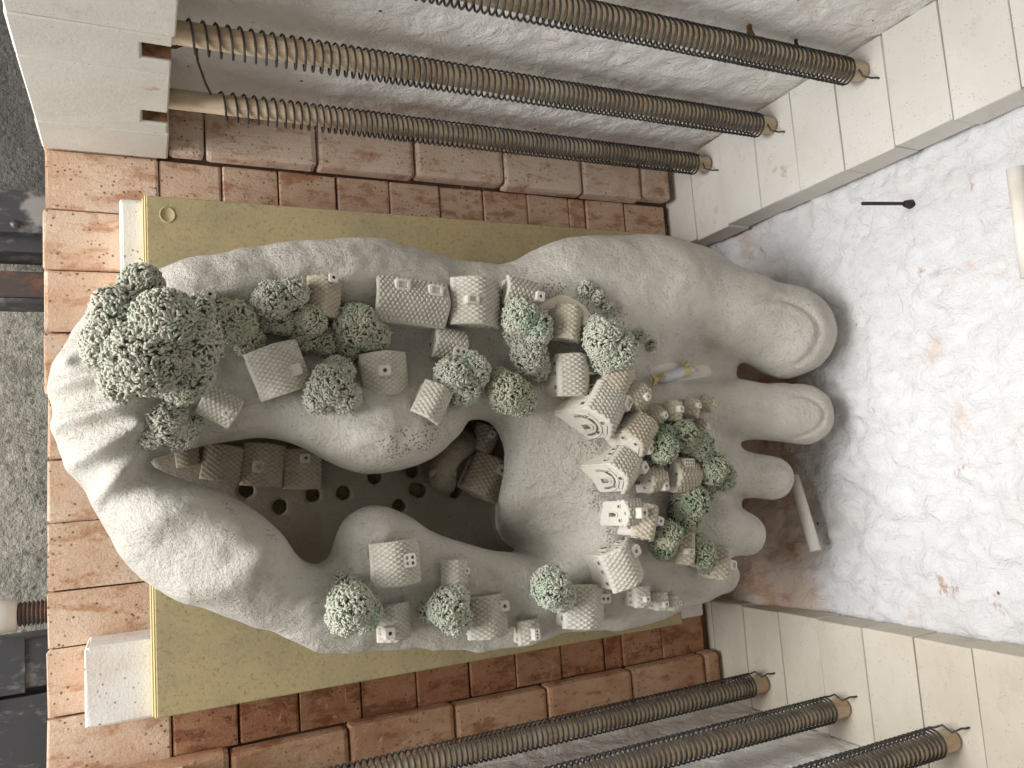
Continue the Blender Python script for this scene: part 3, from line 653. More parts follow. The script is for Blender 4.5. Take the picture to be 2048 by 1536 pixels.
# ------------------------------------------------------------------ miniature houses
def chimney_mesh(wd, dp, ht, nx, ny, rect):
    bm = bmesh.new()
    def rr(w_, d_, z, c=.22, n=4):
        r = min(w_, d_)*c; pts = []
        for cx, cy, a0 in ((1, 1, 0), (-1, 1, 90), (-1, -1, 180), (1, -1, 270)):
            for k in range(n):
                th = R(a0+90*k/(n-1)); pts.append(bm.verts.new((cx*(w_/2-r)+r*math.cos(th), cy*(d_/2-r)+r*math.sin(th), z)))
        return pts
    rings = [rr(wd*1.12, dp*1.12, -ht*.8), rr(wd, dp, ht*.82), rr(wd*.96, dp*.96, ht*.95), rr(wd*.84, dp*.84, ht)]
    def br(a, b):
        n = len(a)
        for k in range(n): bm.faces.new((a[k], a[(k+1) % n], b[(k+1) % n], b[k]))
    for a, b in zip(rings[:-1], rings[1:]): br(a, b)
    loops = [rings[-1]]
    for i in range(nx):
        for j in range(ny):
            cw, cd = wd*.8/nx, dp*.8/ny; cx, cy = (i-(nx-1)/2)*cw, (j-(ny-1)/2)*cd
            def lp(s, z):
                if rect: return [bm.verts.new((cx+q[0]*cw*.36*s, cy+q[1]*cd*.34*s, z)) for q in ((1, 1), (-1, 1), (-1, -1), (1, -1))]
                rad = min(cw, cd)*(.34 if nx*ny > 1 else .25)*s
                return [bm.verts.new((cx+rad*math.cos(R(45*k)), cy+rad*math.sin(R(45*k)), z)) for k in range(8)]
            if nx*ny == 0: continue
            A = lp(1, ht); B = lp(.95, ht*(.75 if rect else .1)); br(B, A); bm.faces.new(B); loops.append(A)
    ed = []
    for l in loops:
        for k in range(len(l)): ed.append(bm.edges.get((l[k], l[(k+1) % len(l)])) or bm.edges.new((l[k], l[(k+1) % len(l)])))
    bmesh.ops.triangle_fill(bm, use_beauty=True, use_dissolve=False, edges=ed, normal=(0, 0, 1))
    return bm_mesh("chimney", bm)
def roof_mesh(L, W, rise, tile, thick, seed, ov=1.05):
    W2 = W/2*ov; Lh = L/2*ov; sl = math.hypot(W2, rise*ov); nv = max(10, int(2*sl/tile*5.3)); nu = max(8, int(2*Lh/tile*5.3))
    u = np.linspace(-1, 1, nu); v = np.linspace(-1, 1, nv); Ug, Vg = np.meshgrid(u, v, indexing='ij')
    av = np.sqrt(Vg**2+.012)-.0; av = np.clip((av-math.sqrt(.012))/(math.sqrt(1.012)-math.sqrt(.012)), 0, 1)
    yy = np.sign(Vg)*np.abs(Vg)*W2; zz = rise*ov*(1-av)
    rs = np.random.default_rng(seed)
    zz = zz+.035*W*np.sin((1-np.abs(Vg))*math.pi)                       # slightly bellied slopes
    xx = Ug*Lh*(1+.03*(1-np.abs(Vg)))
    bend = .03*W*(Ug**2); zz = zz-bend
    a = (Ug*Lh+Vg*sl*.62)/tile; b = (Ug*Lh-Vg*sl*.62)/tile
    ga = np.abs(a-np.round(a)); gb = np.abs(b-np.round(b)); g = np.minimum(ga, gb)*2
    sh = np.clip(g/.45, 0, 1); sh = sh*sh*(3-2*sh)
    edge = np.clip((1-np.maximum(np.abs(Ug), np.abs(Vg)))*12, 0, 1)
    hgt = tile*.34*sh*edge+tile*.05*perlin(xx*90+seed, yy*90, zz*0)
    ny_ = np.sign(Vg)*rise/math.hypot(W/2, rise); nz_ = (W/2)/math.hypot(W/2, rise)
    yy = yy+hgt*ny_; zz = zz+hgt*nz_
    # round off the rim
    rim = np.clip((np.maximum(np.abs(Ug), np.abs(Vg))-.93)/.07, 0, 1); zz = zz-thick*.35*rim**2
    P = np.stack([xx, yy, zz], -1).reshape(-1, 3); idx = np.arange(nu*nv).reshape(nu, nv)
    Fq = np.stack([idx[:-1, :-1], idx[1:, :-1], idx[1:, 1:], idx[:-1, 1:]], -1).reshape(-1, 4).tolist()
    bor = np.concatenate([idx[:, 0], idx[-1, 1:], idx[-2::-1, -1], idx[0, -2:0:-1]])
    low = P[bor].copy(); low[:, 2] -= thick; low[:, :2] *= .985; k = len(P); n = len(bor)
    VV = np.vstack([P, low]); Fq += [[int(bor[i]), k+i, k+(i+1) % n, int(bor[(i+1) % n])] for i in range(n)]
    me = mesh("roof", VV.tolist(), Fq, True); gv = np.zeros(len(VV), np.float32); gv[:k] = ((1-np.clip(g/.42, 0, 1))*edge*np.clip(.75+1.6*perlin(xx*60+seed, yy*60, zz*0+3), .15, 1)).ravel()
    at = me.attributes.new("groove", 'FLOAT', 'POINT'); at.data.foreach_set("value", gv); return me
def wall_mesh(L, W, hw, rise, down):
    bm = bmesh.new(); pr = [(-W/2*1.03, -down), (W/2*1.03, -down), (W/2, hw), (0, hw+rise), (-W/2, hw)]
    f = bm.faces.new([bm.verts.new((-L/2, y, z)) for y, z in pr]); r = bmesh.ops.extrude_face_region(bm, geom=[f])
    for v in r['geom']:
        if isinstance(v, bmesh.types.BMVert): v.co.x = L/2
    bmesh.ops.bevel(bm, geom=bm.edges[:], offset=min(W, L)*.05, segments=2, affect='EDGES')
    return bm_mesh("wall", bm)
def frame_mesh(name, w_, h_, arch, dep):
    """a small raised frame round a sunk dark pane: returns frame and pane meshes in local y (across), z (up), x outwards"""
    def loop(s, x):
        a, b = w_/2*s, h_/2*s; p = [(x, -a, -b), (x, a, -b)]
        if arch: p += [(x, a*math.cos(R(q)), b*.25+b*.75*math.sin(R(q))) for q in (0, 45, 90, 135, 180)]
        else: p += [(x, a, b), (x, -a, b)]
        return p
    A, B, C, D = loop(1.0, -dep*.3), loop(1.0, dep), loop(.68, dep), loop(.68, 0); n = len(A); V = A+B+C+D; Fc = []
    for q in range(3):
        for k in range(n): Fc.append((q*n+k, q*n+(k+1) % n, (q+1)*n+(k+1) % n, (q+1)*n+k))
    f = mesh(name, V, Fc); p = mesh("pane", loop(.72, dep*.25), [tuple(range(n))]); return f, p
def house(px, py, yaw, L, W, hw, rise, chims, label, style=0, roofm='roof', tile=9.5, z=None, lift=0, lean=None, cat="house", group="miniature clay houses"):
    """L, W, hw, rise, tile in photograph pixels at the roof centre"""
    p = atz(px, py, .42); s = mpp(p); above = (hw+rise*.55)*s
    if z is None:
        q = place(px, py, above+lift)
        s = mpp(q); base = Vector((q.x, q.y, q.z-(hw+rise*.55)*s))
    else: 
        q = atz(px, py, z+above); s = mpp(q); base = Vector((q.x, q.y, z))
    t = thing("miniature_house", label, cat, base, R(yaw), group)
    if lean is None: lean = 12 if px > 1100 and z is None else 0
    if lean: t.rotation_euler = (Matrix.Rotation(R(lean), 3, 'Y') @ Matrix.Rotation(R(yaw), 3, 'Z')).to_euler()
    L, W, hw, rise, tile = L*s, W*s, hw*s, rise*s, tile*s
    down = (.04 if lean else .03) if z is None else .001
    obj("wall", wall_mesh(L*.96, W*.94, hw, rise*.94, down), M['house'], t)
    rf = obj("roof", roof_mesh(L, W, rise, tile, .16*rise+.002, int(px+py)), M[roofm], t); rf.location = (0, 0, hw+.0015)
    for c in chims:
        u, v, cw, cd, ch, nx, ny, rect = c
        z_ = hw+rise*(1-abs(v)); x_, y_ = u*L/2, v*W/2
        o = obj("chimney", chimney_mesh(cw*s, cd*s, ch*s, nx, ny, rect), M['trim'], t, (x_, y_, z_))
        o.rotation_euler = (0, 0, R(c[8]-yaw) if len(c) > 8 else 0)
    # openings on gables and long sides
    fd, pd = frame_mesh("door", W*.24, hw*.62, True, .0016); fw, pw = frame_mesh("window", W*.15, W*.16, False, .0014)
    def put(fm, pm, nm, x, y, z_, rz):
        f = obj(nm, fm, M['house'], t, (x, y, z_), rz); g = obj("pane", pm, M['oxide'], f); return f
    for sg in (-1, 1):
        rz = 0 if sg > 0 else math.pi; X_ = sg*L*.48
        put(fd, pd, "door", X_, sg*W*.05, hw*.33, rz)
        for yy in (-.27, .27): put(fw, pw, "window", X_, yy*W, hw*.72, rz)
        put(fw, pw, "window", X_, .0, hw+rise*.36, rz)
        if style == 1:       # big drawn facade: arches round the door
            for i, k in enumerate((.30, .40)):
                pts = [(X_+sg*.001, k*W*math.cos(R(a_)), hw*.2+hw*.85*(k/.4)*math.sin(R(a_))) for a_ in range(-10, 191, 20)]
                obj("arch_moulding", tube_mesh("arch_moulding", pts, .0011*(1.5-i*.3), 5), M['trim'] if i else M['oxide'], t)
        pts = [(X_+sg*.0006, -W*.40, hw*.98), (X_+sg*.0006, 0, hw+rise*.74), (X_+sg*.0006, W*.40, hw*.98)]
        obj("gable_line", tube_mesh("gable_line", pts, .0007, 4), M['oxide'], t)
        for xx in (-.28, .05, .3): put(fw, pw, "window", xx*L, sg*W*.475, hw*.6, R(90)*sg)
    return t
G1 = lambda u, v, w_=18, h_=16, *r: (u, v, w_, w_, h_, 1, 1, False)
H = [
 # px, py, yaw, L, W, hw, rise, chimneys, label, style, roof
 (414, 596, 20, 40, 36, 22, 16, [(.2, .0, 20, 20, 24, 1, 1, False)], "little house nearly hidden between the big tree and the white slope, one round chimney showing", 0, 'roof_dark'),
 (650, 592, 84, 78, 66, 30, 24, [(.9, -.35, 19, 19, 18, 1, 1, False)], "plain brown roofed house behind two trees with a round white chimney at its upper corner", 0, 'roof_dark'),
 (560, 738, 108, 96, 104, 42, 26, [(-.25, -.5, 24, 26, 14, 0, 0, False)], "broad tan roofed house left of the valley with a blind stub chimney", 0, 'roof'),
 (773, 747, 92, 84, 92, 30, 26, [(.08, .22, 22, 26, 22, 1, 1, False)], "square house with one hole chimney centred on its pale roof, among the upper trees", 0, 'roof'),
 (440, 812, 150, 70, 62, 20, 20, [(-.5, .25, 17, 17, 10, 1, 1, False)], "low tilted house just below the big tree with a small square chimney", 0, 'roof'),
 (826, 600, -6, 142, 92, 26, 24, [(-.35, .55, 32, 24, 16, 1, 1, True), (.62, .5, 32, 24, 16, 1, 1, True)], "long house with two box dormer chimneys on its tiled roof", 0, 'roof'),
 (957, 602, 86, 92, 100, 28, 28, [(-.05, .38, 18, 28, 20, 1, 1, True)], "wide house with a bright left slope and open box chimney right of the long house", 0, 'roof'),
 (1046, 584, -12, 66, 58, 24, 18, [(.95, -.2, 19, 21, 16, 1, 1, False)], "small rounded house at the end of the upper row with chimney beside the cream patch", 0, 'roof'),
 (903, 686, -10, 64, 60, 34, 22, [(.55, -.55, 30, 20, 16, 2, 1, False)], "small house with a two hole chimney standing below the wide house", 0, 'roof'),
 (868, 803, 60, 70, 62, 24, 20, [], "low house without chimney half under the round tree above the hollow", 0, 'roof'),
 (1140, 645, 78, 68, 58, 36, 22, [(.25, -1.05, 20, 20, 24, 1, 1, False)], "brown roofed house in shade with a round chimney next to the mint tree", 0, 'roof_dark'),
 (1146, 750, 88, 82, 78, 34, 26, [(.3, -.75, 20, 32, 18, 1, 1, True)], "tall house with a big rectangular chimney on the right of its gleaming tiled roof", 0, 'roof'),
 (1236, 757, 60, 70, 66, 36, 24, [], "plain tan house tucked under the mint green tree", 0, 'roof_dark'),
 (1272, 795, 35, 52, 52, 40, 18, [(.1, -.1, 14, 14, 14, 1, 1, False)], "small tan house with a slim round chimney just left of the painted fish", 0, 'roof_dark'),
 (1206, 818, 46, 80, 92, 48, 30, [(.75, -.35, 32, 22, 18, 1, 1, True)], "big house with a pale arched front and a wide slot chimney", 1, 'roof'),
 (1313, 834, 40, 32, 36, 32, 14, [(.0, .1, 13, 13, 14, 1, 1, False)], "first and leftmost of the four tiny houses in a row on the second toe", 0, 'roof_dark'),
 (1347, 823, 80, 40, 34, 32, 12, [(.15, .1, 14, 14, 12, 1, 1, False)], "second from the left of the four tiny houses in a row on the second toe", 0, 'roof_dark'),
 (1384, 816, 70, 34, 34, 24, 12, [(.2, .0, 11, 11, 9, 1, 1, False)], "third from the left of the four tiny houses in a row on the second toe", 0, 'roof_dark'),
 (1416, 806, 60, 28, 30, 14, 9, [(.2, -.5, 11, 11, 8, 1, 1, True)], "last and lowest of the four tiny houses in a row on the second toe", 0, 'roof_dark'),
 (1276, 868, 38, 66, 70, 46, 24, [(-.2, -.85, 30, 17, 16, 2, 1, False)], "grey fronted house with a low two hole chimney below the arched house", 0, 'roof_dark'),
 (1243, 938, 34, 66, 74, 44, 26, [(.75, -.45, 22, 22, 20, 1, 1, False)], "white fronted house with wavy arches and a bright one hole chimney overhanging the hollow", 1, 'roof'),
 (1308, 958, 8, 42, 50, 38, 18, [(.6, -.7, 16, 18, 14, 1, 1, False)], "small house wedged between the white arched house and the two chimney house", 0, 'roof_dark'),
 (1368, 950, -4, 62, 68, 46, 20, [(-.35, .6, 16, 24, 12, 2, 3, False), (.1, .6, 16, 24, 12, 2, 3, False)], "house with twin six hole chimneys between the dark green bushes", 0, 'roof_dark'),
 (1405, 853, 70, 28, 26, 14, 8, [(.0, -.4, 10, 10, 8, 1, 1, False)], "tiny hut peeping out behind the green bush on the second toe", 0, 'roof_dark'),
 (1258, 1026, 0, 48, 52, 46, 12, [(.1, -.05, 22, 22, 20, 1, 1, False)], "narrow white fronted house with a broad block chimney at the middle of the rim", 0, 'roof'),
 (1290, 1045, 70, 66, 50, 40, 22, [(.25, -.95, 18, 20, 20, 1, 1, False)], "brown tiled house behind the narrow white one with a cube chimney", 0, 'roof_dark'),
 (1368, 1098, 80, 62, 44, 44, 18, [(-.2, .25, 12, 22, 10, 1, 1, True)], "shaded house with a slot chimney behind the little green bush", 0, 'roof_dark'),
 (1441, 1130, 72, 60, 44, 36, 16, [(.1, -1.0, 20, 22, 16, 1, 1, True)], "rightmost house on the little toe with an open box chimney", 0, 'roof_dark'),
 (1248, 1132, 112, 80, 78, 44, 26, [(.45, -.72, 22, 24, 20, 1, 1, False)], "tilted house with a very white tiled slope above three tiny grey houses", 0, 'roof'),
 (1281, 1194, 88, 40, 38, 34, 8, [(-.2, .1, 13, 13, 12, 1, 1, False)], "largest of three tiny grey houses stepping down the outer edge", 0, 'house'),
 (1320, 1203, 88, 34, 30, 28, 8, [(-.3, .1, 13, 13, 10, 1, 1, False)], "middle one of three tiny grey houses stepping down the outer edge", 0, 'house'),
 (1345, 1206, 88, 28, 22, 22, 6, [(-.1, -.8, 10, 10, 10, 1, 1, False)], "smallest and rightmost of three tiny grey houses stepping down the outer edge", 0, 'house'),
 (1172, 1214, 84, 82, 92, 28, 26, [(.35, -.85, 20, 28, 18, 1, 2, False)], "house with a two hole domino chimney beside the round pale tree", 0, 'roof'),
 (795, 1127, 91, 84, 98, 26, 24, [(.1, -.45, 28, 28, 16, 2, 2, False)], "house with a four hole chimney on the lower peninsula", 0, 'roof'),
 (912, 1146, 88, 50, 52, 18, 16, [(.1, -.85, 15, 14, 10, 1, 1, False)], "small lone house with a tiny chimney on the lower terrace", 0, 'roof'),
 (790, 1245, 90, 70, 66, 22, 20, [(-.45, .5, 24, 22, 24, 1, 1, False)], "house half behind the pale round tree with a big holed chimney block", 0, 'roof'),
 (980, 1234, 90, 80, 82, 24, 24, [(.45, -.75, 22, 22, 16, 1, 1, False)], "house between two trees with coarse white tiles and a corner chimney", 0, 'roof'),
 (1060, 1264, 92, 46, 46, 24, 10, [(-.1, -.2, 24, 14, 22, 3, 1, False)], "small white house at the bottom edge with a three slot chimney", 0, 'house'),
]
LEAN = {(1206, 818): 22, (1243, 938): 22, (1276, 868): 18, (1248, 1132): 6, (1258, 1026): 16, (1146, 750): 16, (1172, 1214): 8, (1140, 645): 6}
for hrow in H: house(*hrow, lean=LEAN.get(hrow[:2]))
HI = [
 (375, 912, 95, 40, 44, 22, 14, [], "farthest left and smallest house in the dark hollow"),
 (445, 926, 80, 68, 74, 30, 16, [], "plain house second from the left in the dark hollow"),
 (527, 930, 82, 82, 78, 30, 18, [(-.1, .3, 24, 22, 10, 1, 1, True)], "house with a square box dormer in the dark hollow"),
 (606, 938, 86, 76, 70, 30, 18, [(.55, .0, 19, 19, 14, 1, 1, False)], "rightmost of the row in the hollow, with a one hole chimney"),
 (975, 955, 60, 78, 80, 40, 24, [(.55, -.3, 20, 20, 16, 1, 1, False)], "house standing in the round pit at the right end of the hollow"),
 (968, 878, 60, 50, 50, 36, 20, [(.4, -.1, 15, 15, 14, 1, 1, False)], "small house at the back of the round pit, under the spiky tree"),
]
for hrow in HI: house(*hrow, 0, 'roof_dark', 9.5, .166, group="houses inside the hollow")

# ------------------------------------------------------------------ miniature trees of pressed clay strands
def strands(lobes, count, rad, length, seed, zmin=-.35):
    """short bent clay strands standing out of a cluster of lobes; returns verts, faces"""
    r = np.random.default_rng(seed); lob = np.array(lobes); A = lob[:, 3]**2; n = count
    li = r.choice(len(lob), n, p=A/A.sum()); d = r.normal(size=(n, 3)); d /= np.linalg.norm(d, axis=1)[:, None]
    d = d[:, :]; keep = d[:, 2] > zmin; li, d = li[keep], d[keep]
    c = lob[li, :3]; rd = lob[li, 3]
    bumpy = 1+.08*r.normal(size=len(d))*.5+.09*perlin(d[:, 0]*3.6+li, d[:, 1]*3.6+li*7, d[:, 2]*3.6)+.10*perlin(d[:, 0]*2.2+li*3.1, d[:, 1]*2.2, d[:, 2]*2.2)+.05*perlin(d[:, 0]*5+li, d[:, 1]*5, d[:, 2]*5)
    base = c+d*(rd*bumpy)[:, None]
    ins = np.zeros(len(base), bool)
    for k in range(len(lob)): ins |= (np.linalg.norm(base-lob[k, :3], axis=1) < lob[k, 3]*.86) & (li != k)
    base, d, rd = base[~ins], d[~ins], rd[~ins]; n = len(base)
    q = base*60
    fl = np.stack([perlin(q[:, 0], q[:, 1], q[:, 2]), perlin(q[:, 0]+31, q[:, 1], q[:, 2]), perlin(q[:, 0], q[:, 1]+57, q[:, 2])], 1)*3.0+r.normal(size=(n, 3))*.55
    tn = fl-(fl*d).sum(1)[:, None]*d
    ln = length*r.uniform(.6, 1.25, n); rr = rad*r.uniform(.75, 1.25, n)
    tn = tn/np.maximum(np.linalg.norm(tn, axis=1), .6)[:, None]; lift = r.uniform(-.06, .16, n)
    p0 = base-tn*(ln*.45)[:, None]-d*(ln*.22)[:, None]; p1 = base+d*(ln*(.14+lift))[:, None]; p2 = p1+tn*(ln*.52)[:, None]*r.uniform(.5, 1, n)[:, None]+d*(ln*(r.uniform(-.12, .14, n)))[:, None]
    K = 5; V = []; rings = []
    for i, (p, f) in enumerate(((p0, 1.0), (p1, 1.0), (p2, .95))):
        ax = (p1-p0) if i < 1 else (p2-p0) if i == 1 else (p2-p1); ax = ax/(np.linalg.norm(ax, axis=1)[:, None]+1e-9)
        a = np.cross(ax, np.array([.31, .52, .79])); a /= np.linalg.norm(a, axis=1)[:, None]; b = np.cross(ax, a)
        th = np.arange(K)*2*math.pi/K
        V.append(p[:, None]+(a[:, None]*np.cos(th)[None, :, None]+b[:, None]*np.sin(th)[None, :, None])*(rr*f)[:, None, None])
    tipdir = p2-p1; tipdir /= np.linalg.norm(tipdir, axis=1)[:, None]+1e-9
    tip = (p2+tipdir*(rr*.6)[:, None])[:, None]
    VV = np.concatenate(V+[tip], 1); m = 3*K+1; off = (np.arange(n)*m)[:, None]; Fq = []
    for i in range(2):
        for k in range(K): Fq.append(np.concatenate([off+i*K+k, off+i*K+(k+1) % K, off+(i+1)*K+(k+1) % K, off+(i+1)*K+k], 1))
    Ft = [np.concatenate([off+2*K+k, off+2*K+(k+1) % K, off+3*K], 1) for k in range(K)]
    return VV.reshape(-1, 3), np.vstack(Fq), np.vstack(Ft)
def np_mesh(name, V, quads, tris):
    me = bpy.data.meshes.new(name); me.vertices.add(len(V)); me.vertices.foreach_set("co", V.astype(np.float32).ravel())
    li = np.concatenate([quads.ravel(), tris.ravel()]).astype(np.int32); me.loops.add(len(li)); me.loops.foreach_set("vertex_index", li)
    st = np.concatenate([np.arange(len(quads))*4, len(quads)*4+np.arange(len(tris))*3]).astype(np.int32); tt = np.concatenate([np.full(len(quads), 4), np.full(len(tris), 3)]).astype(np.int32)
    me.polygons.add(len(tt)); me.polygons.foreach_set("loop_start", st); me.polygons.foreach_set("loop_total", tt); me.update(calc_edges=True)
    me.polygons.foreach_set("use_smooth", [True]*len(tt)); return me
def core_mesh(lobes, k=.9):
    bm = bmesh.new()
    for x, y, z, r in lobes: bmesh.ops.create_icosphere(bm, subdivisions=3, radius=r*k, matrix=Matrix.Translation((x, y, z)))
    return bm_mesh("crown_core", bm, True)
def tree(lobes_px, label, mat, name="miniature_tree", cat="tree", group="miniature clay trees", rad=.00150, length=.0072, zmin=-.35, dens=.95, trunk=True, flat=1.0):
    """lobes in photograph pixels: px, py, radius, extra height over the clay"""
    L = []; 
    for px, py, r, up in lobes_px:
        s = mpp(atz(px, py, .45)); q = place(px, py, (r*.62+up)*s); s = mpp(q); L.append((q.x, q.y, q.z, r*s*.93))
    rj = np.random.default_rng(int(lobes_px[0][0]+3*lobes_px[0][1]))
    for x, y, z, r in list(L):
        for k in range(9 if r > .02 else 4):
            v = rj.normal(size=3); v /= np.linalg.norm(v); v[2] = abs(v[2])*.8-.1; k_ = rj.uniform(.30, .48)
            L.append((x+v[0]*r*.66, y+v[1]*r*.66, z+v[2]*r*.66, r*k_))
    c = np.mean(np.array(L)[:, :2], 0); g = ground(*c); g = min(g, min(l[2]-l[3]*.3 for l in L))
    t = thing(name, label, cat, (c[0], c[1], g), 0, group)
    loc = [(x-c[0], y-c[1], z-g, r*.95) for x, y, z, r in L]
    area_ = sum(4*math.pi*l[3]**2 for l in loc); n = int(dens*area_/(rad*2.05)**2)
    V, q, tr = strands(loc, n, rad, length, int(lobes_px[0][0]*7+lobes_px[0][1]), zmin)
    obj("crown", np_mesh("crown", V, q, tr), M[mat], t)
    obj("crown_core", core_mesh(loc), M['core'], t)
    if trunk: obj("trunk", tube_mesh("trunk", [(0, 0, -.02), (.001, .001, .01), (loc[0][0]*.5, loc[0][1]*.5, loc[0][2])], [loc[0][3]*.4, loc[0][3]*.33, loc[0][3]*.3], 10), M['house'], t)
    return t
tree([(283, 572, 46, 90), (235, 628, 58, 90), (215, 690, 52, 80), (330, 640, 66, 150), (375, 690, 66, 120), (290, 715, 80, 110), (365, 752, 58, 70), (245, 762, 46, 50), (400, 620, 30, 90)],
     "huge grey green many lobed tree at the heel, far bigger than all others", 'fol_grey', rad=.00165, length=.0072)
TR = [
 ([(470, 645, 46, 22), (495, 680, 34, 10), (440, 625, 28, 20)], "ragged olive tree right beside the huge tree", 'fol_olive'),
 ([(548, 600, 40, 30), (585, 585, 32, 34), (565, 635, 36, 10), (535, 640, 24, 6)], "lumpy tree on the upper slope left of the plain brown roof", 'fol_grey'),
 ([(622, 640, 32, 40), (612, 670, 34, 10), (650, 680, 36, 0), (600, 660, 24, 10)], "dark knobbly tree with a smooth pale peak in the middle of the upper valley", 'fol_olive'),
 ([(712, 650, 46, 24), (742, 672, 38, 14), (700, 685, 34, 4)], "brownish tree at the left end of the long house", 'fol_olive'),
 ([(662, 770, 44, 22), (690, 795, 34, 6), (640, 795, 34, 6), (675, 745, 34, 12)], "grey tree with brushed strands between the broad house and the square house", 'fol_grey'),
 ([(905, 752, 40, 26), (945, 742, 36, 26), (925, 778, 36, 8), (940, 720, 20, 30)], "pale green tree above the tip of the upper peninsula", 'fol_mint'),
 ([(1040, 635, 40, 30), (1070, 655, 38, 24), (1040, 665, 34, 10)], "pale tree hiding the corner of the wide house", 'fol_mint'),
 ([(1058, 712, 40, 22), (1075, 735, 28, 8)], "small tree squeezed between the pale tree and the spiky tree", 'fol_grey'),
 ([(1015, 785, 44, 22), (1040, 800, 36, 10), (1000, 765, 30, 10)], "spiky olive tree at the edge of the round pit", 'fol_olive'),
 ([(1205, 680, 44, 34), (1235, 700, 42, 26), (1210, 715, 38, 14), (1190, 655, 26, 28)], "mint green tree with brushed curls near the big toe", 'fol_mint'),
 ([(1325, 895, 32, 30), (1310, 912, 24, 14), (1330, 870, 20, 26)], "small green bush beside the grey fronted house", 'fol_deep'),
 ([(1365, 872, 34, 26), (1395, 890, 34, 22), (1372, 905, 26, 8)], "upper dark green bush of the three at the base of the second toe", 'fol_deep'),
 ([(1420, 935, 36, 22), (1445, 955, 28, 12), (1405, 910, 24, 10)], "middle dark green bush leaning out over the third toe", 'fol_deep'),
 ([(1380, 1005, 40, 16), (1370, 1035, 34, 8), (1405, 985, 26, 8)], "lowest dark green bush between the third and fourth toes", 'fol_deep'),
 ([(1335, 1070, 30, 34), (1325, 1092, 28, 18)], "little green bush in front of the slot chimney house", 'fol_deep'),
 ([(1400, 1105, 32, 28), (1415, 1125, 24, 14), (1385, 1085, 22, 14)], "dark bush leaning on the rightmost house", 'fol_deep'),
 ([(700, 1210, 48, 22), (725, 1225, 40, 14), (690, 1235, 36, 6)], "round pale tree with combed strands at the left end of the lower terrace", 'fol_mint'),
 ([(895, 1215, 42, 26), (910, 1235, 36, 14), (915, 1195, 24, 30), (858, 1222, 24, 0)], "pale tree with a trailing left side between two houses of the lower terrace", 'fol_mint'),
 ([(1100, 1172, 42, 28), (1118, 1190, 34, 18)], "round pale mint tree in front of the domino chimney house", 'fol_mint'),
]
for lob, lab, mt in TR: tree(lob, lab, mt)
tree([(330, 850, 40, -18), (360, 865, 36, -18), (305, 870, 30, -18), (345, 825, 30, -20), (385, 845, 22, -16)], "flat grey green thicket below the huge tree", 'fol_grey', "miniature_thicket", "bush", "low clay thickets", trunk=False)
tree([(1172, 578, 18, -8), (1194, 594, 18, -8), (1214, 614, 14, -7)], "low prickly thicket above the cream patch on the upper slope", 'fol_grey', "miniature_thicket", "bush", "low clay thickets", trunk=False, length=.006)
tree([(1275, 672, 16, -5), (1300, 690, 12, -5)], "tiny thicket trailing from the mint green tree", 'fol_deep', "miniature_thicket", "bush", "low clay thickets", trunk=False, length=.006)
tree([(680, 1155, 16, -8), (700, 1165, 13, -8)], "faint low thicket above the combed pale tree", 'fol_grey', "miniature_thicket", "bush", "low clay thickets", trunk=False, length=.005)

def drape(name, l, mat, z0):
    P = pts2(l, z0); c = P.mean(0); n = len(P); V = []; rings = 6
    for k in range(rings+1):
        for p in P:
            q = c+(p-c)*k/rings; g = np.mean([ground(q[0]+dx, q[1]+dy) for dx in (-.004, 0, .004) for dy in (-.004, 0, .004)])
            V.append((q[0]-.45, q[1]-.08, g+(.0035 if k < rings else -.004)-SHELF))
    F_ = [(k*n+i, k*n+(i+1) % n, (k+1)*n+(i+1) % n, (k+1)*n+i) for k in range(rings) for i in range(n)]
    obj(name, mesh(name, V, F_, True), mat, foot)
t = NT("cream_slip", .6, .35); t.base((.84, .80, .68)); t.mix(t.ramp(t.tex('noise', 40, 4), .45, .65), (.80, .72, .52)); M['slip'] = t.done()
drape("slip_patch", smooth_poly([(1080, 612), (1104, 590), (1135, 580), (1166, 596), (1190, 614), (1206, 640), (1180, 640), (1130, 625)], 3), M['slip'], .41)
drape("slip_patch", smooth_poly([(1290, 735), (1340, 722), (1400, 728), (1440, 722), (1455, 745), (1400, 758), (1330, 768), (1290, 765)], 3), M['trim'], .37)

# ------------------------------------------------------------------ painted fish, animal figure
def blob(name, pts, rads, mat, parent, sides=10, sq=1.0):
    me = tube_mesh(name, pts, rads, sides); return obj(name, me, mat, parent)
f0, f1 = place(1303, 762, .014), place(1388, 738, .016)
t = thing("clay_fish", "small blue grey and yellow speckled clay fish lying between the big and second toes", "fish", f0)
d = f1-f0; s = lambda k, dz=0: d*k+Vector((0, 0, .002+dz))
obj("fish_body", tube_mesh("fish_body", [s(.12), s(.25, .003), s(.45, .004), s(.65, .003), s(.85, .001), s(.97), s(1.0)], [.006, .0095, .0105, .0105, .009, .005, .001], 12), M['fish'], t)
perp = Vector((-d.y, d.x, 0)).normalized()
obj("tail_fin", mesh("tail_fin", [s(.16), s(-.02)+perp*.013, s(.04, -.002), s(-.05)-perp*.011, s(.16, .006), s(-.02, .004)+perp*.012, s(.04, .003), s(-.05, .004)-perp*.010], [(0, 1, 2), (0, 2, 3), (4, 6, 5), (4, 7, 6), (0, 4, 5, 1), (1, 5, 6, 2), (2, 6, 7, 3), (3, 7, 4, 0)]), M['yellow'], t)
obj("back_fin", mesh("back_fin", [s(.72)+perp*.008, s(.92)+perp*.007, s(.84, .002)+perp*.017, s(.72, .004)+perp*.008, s(.92, .004)+perp*.007, s(.84, .005)+perp*.016], [(0, 1, 2), (3, 5, 4), (0, 3, 4, 1), (1, 4, 5, 2), (2, 5, 3, 0)]), M['yellow'], t)
a0 = atz(890, 960, .20)
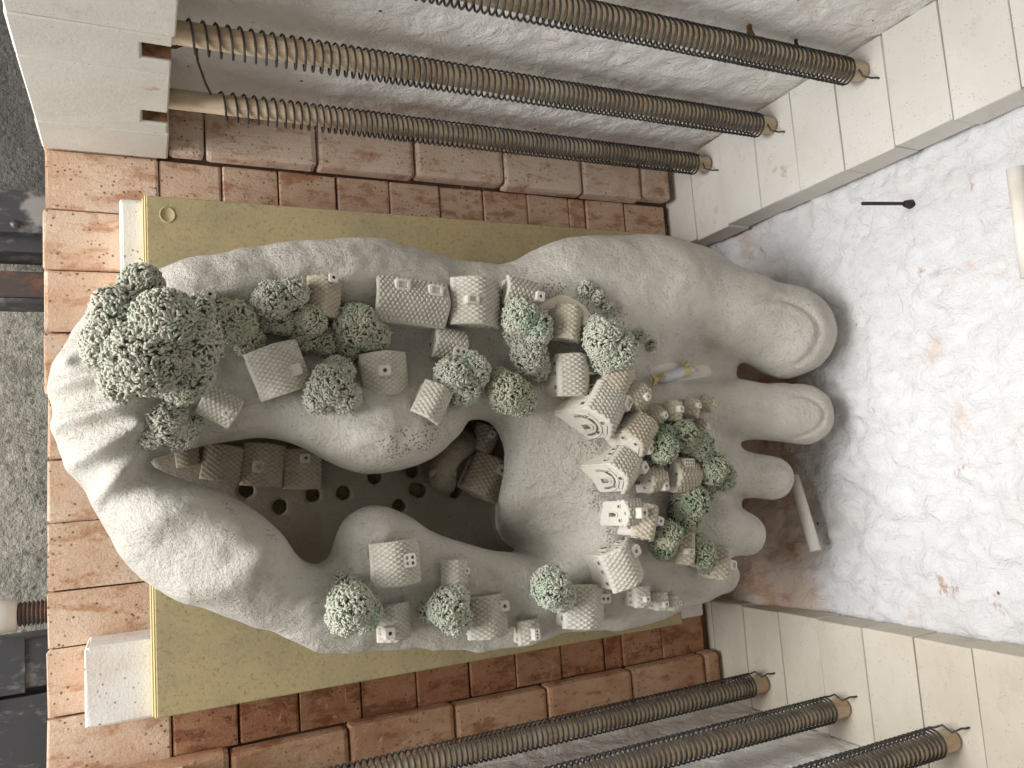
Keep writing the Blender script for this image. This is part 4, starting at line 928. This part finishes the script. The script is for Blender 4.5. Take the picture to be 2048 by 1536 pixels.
t = thing("clay_animal", "dark clay animal head and neck bending down inside the hollow, left of the round pit", "figurine", (a0.x, a0.y, .164))
mm_ = lambda px, py, z: atz(px, py, z)-Vector((a0.x, a0.y, .164))
obj("animal_body", tube_mesh("animal_body", [mm_(930, 880, .17), mm_(915, 890, .22), mm_(900, 910, .24), mm_(885, 935, .235), mm_(885, 955, .215), mm_(893, 975, .195), mm_(897, 982, .185)], [.03, .027, .022, .022, .024, .016, .006], 14), M['clay_dark'], t)
for dx in (-1, 1): obj("ear", tube_mesh("ear", [mm_(885+dx*14, 938, .24), mm_(885+dx*22, 946, .245), mm_(885+dx*24, 956, .235)], [.006, .007, .002], 8), M['clay_dark'], t)

# ------------------------------------------------------------------ steel parts of the kiln outside the door
def steelbox(name, label, cat, quad, z1, z0, mat, bev=.004, plates=()):
    a, b = atz(quad[0], quad[1], z1), atz(quad[2], quad[3], z1)
    x0, x1, y0, y1 = min(a.x, b.x), max(a.x, b.x), min(a.y, b.y), max(a.y, b.y); c = ((x0+x1)/2, (y0+y1)/2, z0)
    t = thing(name, label, cat, c); obj("body", box_mesh("body", x0-c[0], x1-c[0], y0-c[1], y1-c[1], 0, z1-z0, bev), mat, t); return t, (x1-x0), (y1-y0)
t, lx, ly = steelbox("steel_bracket", "black steel hinge bracket with white paint spots at the left edge", "bracket", (-60, 372, 130, 470), -.10, -.17, M['steel'])
obj("flange", box_mesh("flange", -lx/2, -lx/2+.14, -ly/2-.03, -ly/2+.018, -.04, .05, .003), M['steel'], t)
for qx, qy in ((-.045, .02), (-.005, -.025)): obj("bolt_head", tube_mesh("bolt_head", [(qx, qy, .068), (qx, qy, .074)], .008, 6), M['steel'], t)
t, lx, ly = steelbox("steel_beam", "rusty brown steel beam running under the kiln floor", "beam", (-200, 533, 150, 598), -.16, -.26, M['rust'])
obj("grey_edge", box_mesh("grey_edge", -lx/2, lx/2, -ly/2-.012, -ly/2-.001, .03, .104, .002), M['steel'], t)
t, lx, ly = steelbox("steel_beam", "dark square steel beam below the threaded rod", "beam", (-200, 1312, 150, 1362), -.12, -.22, M['steel'])
obj("weld_plate", box_mesh("weld_plate", -.02, .05, -ly/2-.006, ly/2+.006, .101, .104, .001), M['steel'], t)
t, lx, ly = steelbox("steel_plate", "black steel corner plate at the bottom left of the photo", "plate", (-200, 1432, 150, 1640), -.12, -.24, M['steel'])
obj("lug", box_mesh("lug", -lx/2+.05, -lx/2+.12, ly/2-.02, ly/2+.02, -.02, .128, .004), M['steel'], t)
p0, p1 = atz(20, 1231, -.10), atz(140, 1231, -.10)
t = thing("threaded_rod", "thick dark threaded rod with a white plastic cap left of the bricks", "threaded rod", p0)
n = 14; prof = []; rr_ = []
for k in range(n*4+1):
    x = (p1.x-p0.x)*k/(n*4); prof.append((x, 0, 0)); rr_.append(.0185+(.0022 if k % 4 in (1, 2) else -.001))
obj("shaft", tube_mesh("shaft", prof, rr_, 18), M['rust'], t)
obj("cap", tube_mesh("cap", [(-.05, 0, 0), (-.045, 0, 0), (.008, 0, 0), (.012, 0, 0)], [.02, .027, .027, .02], 20), M['plastic'], t)
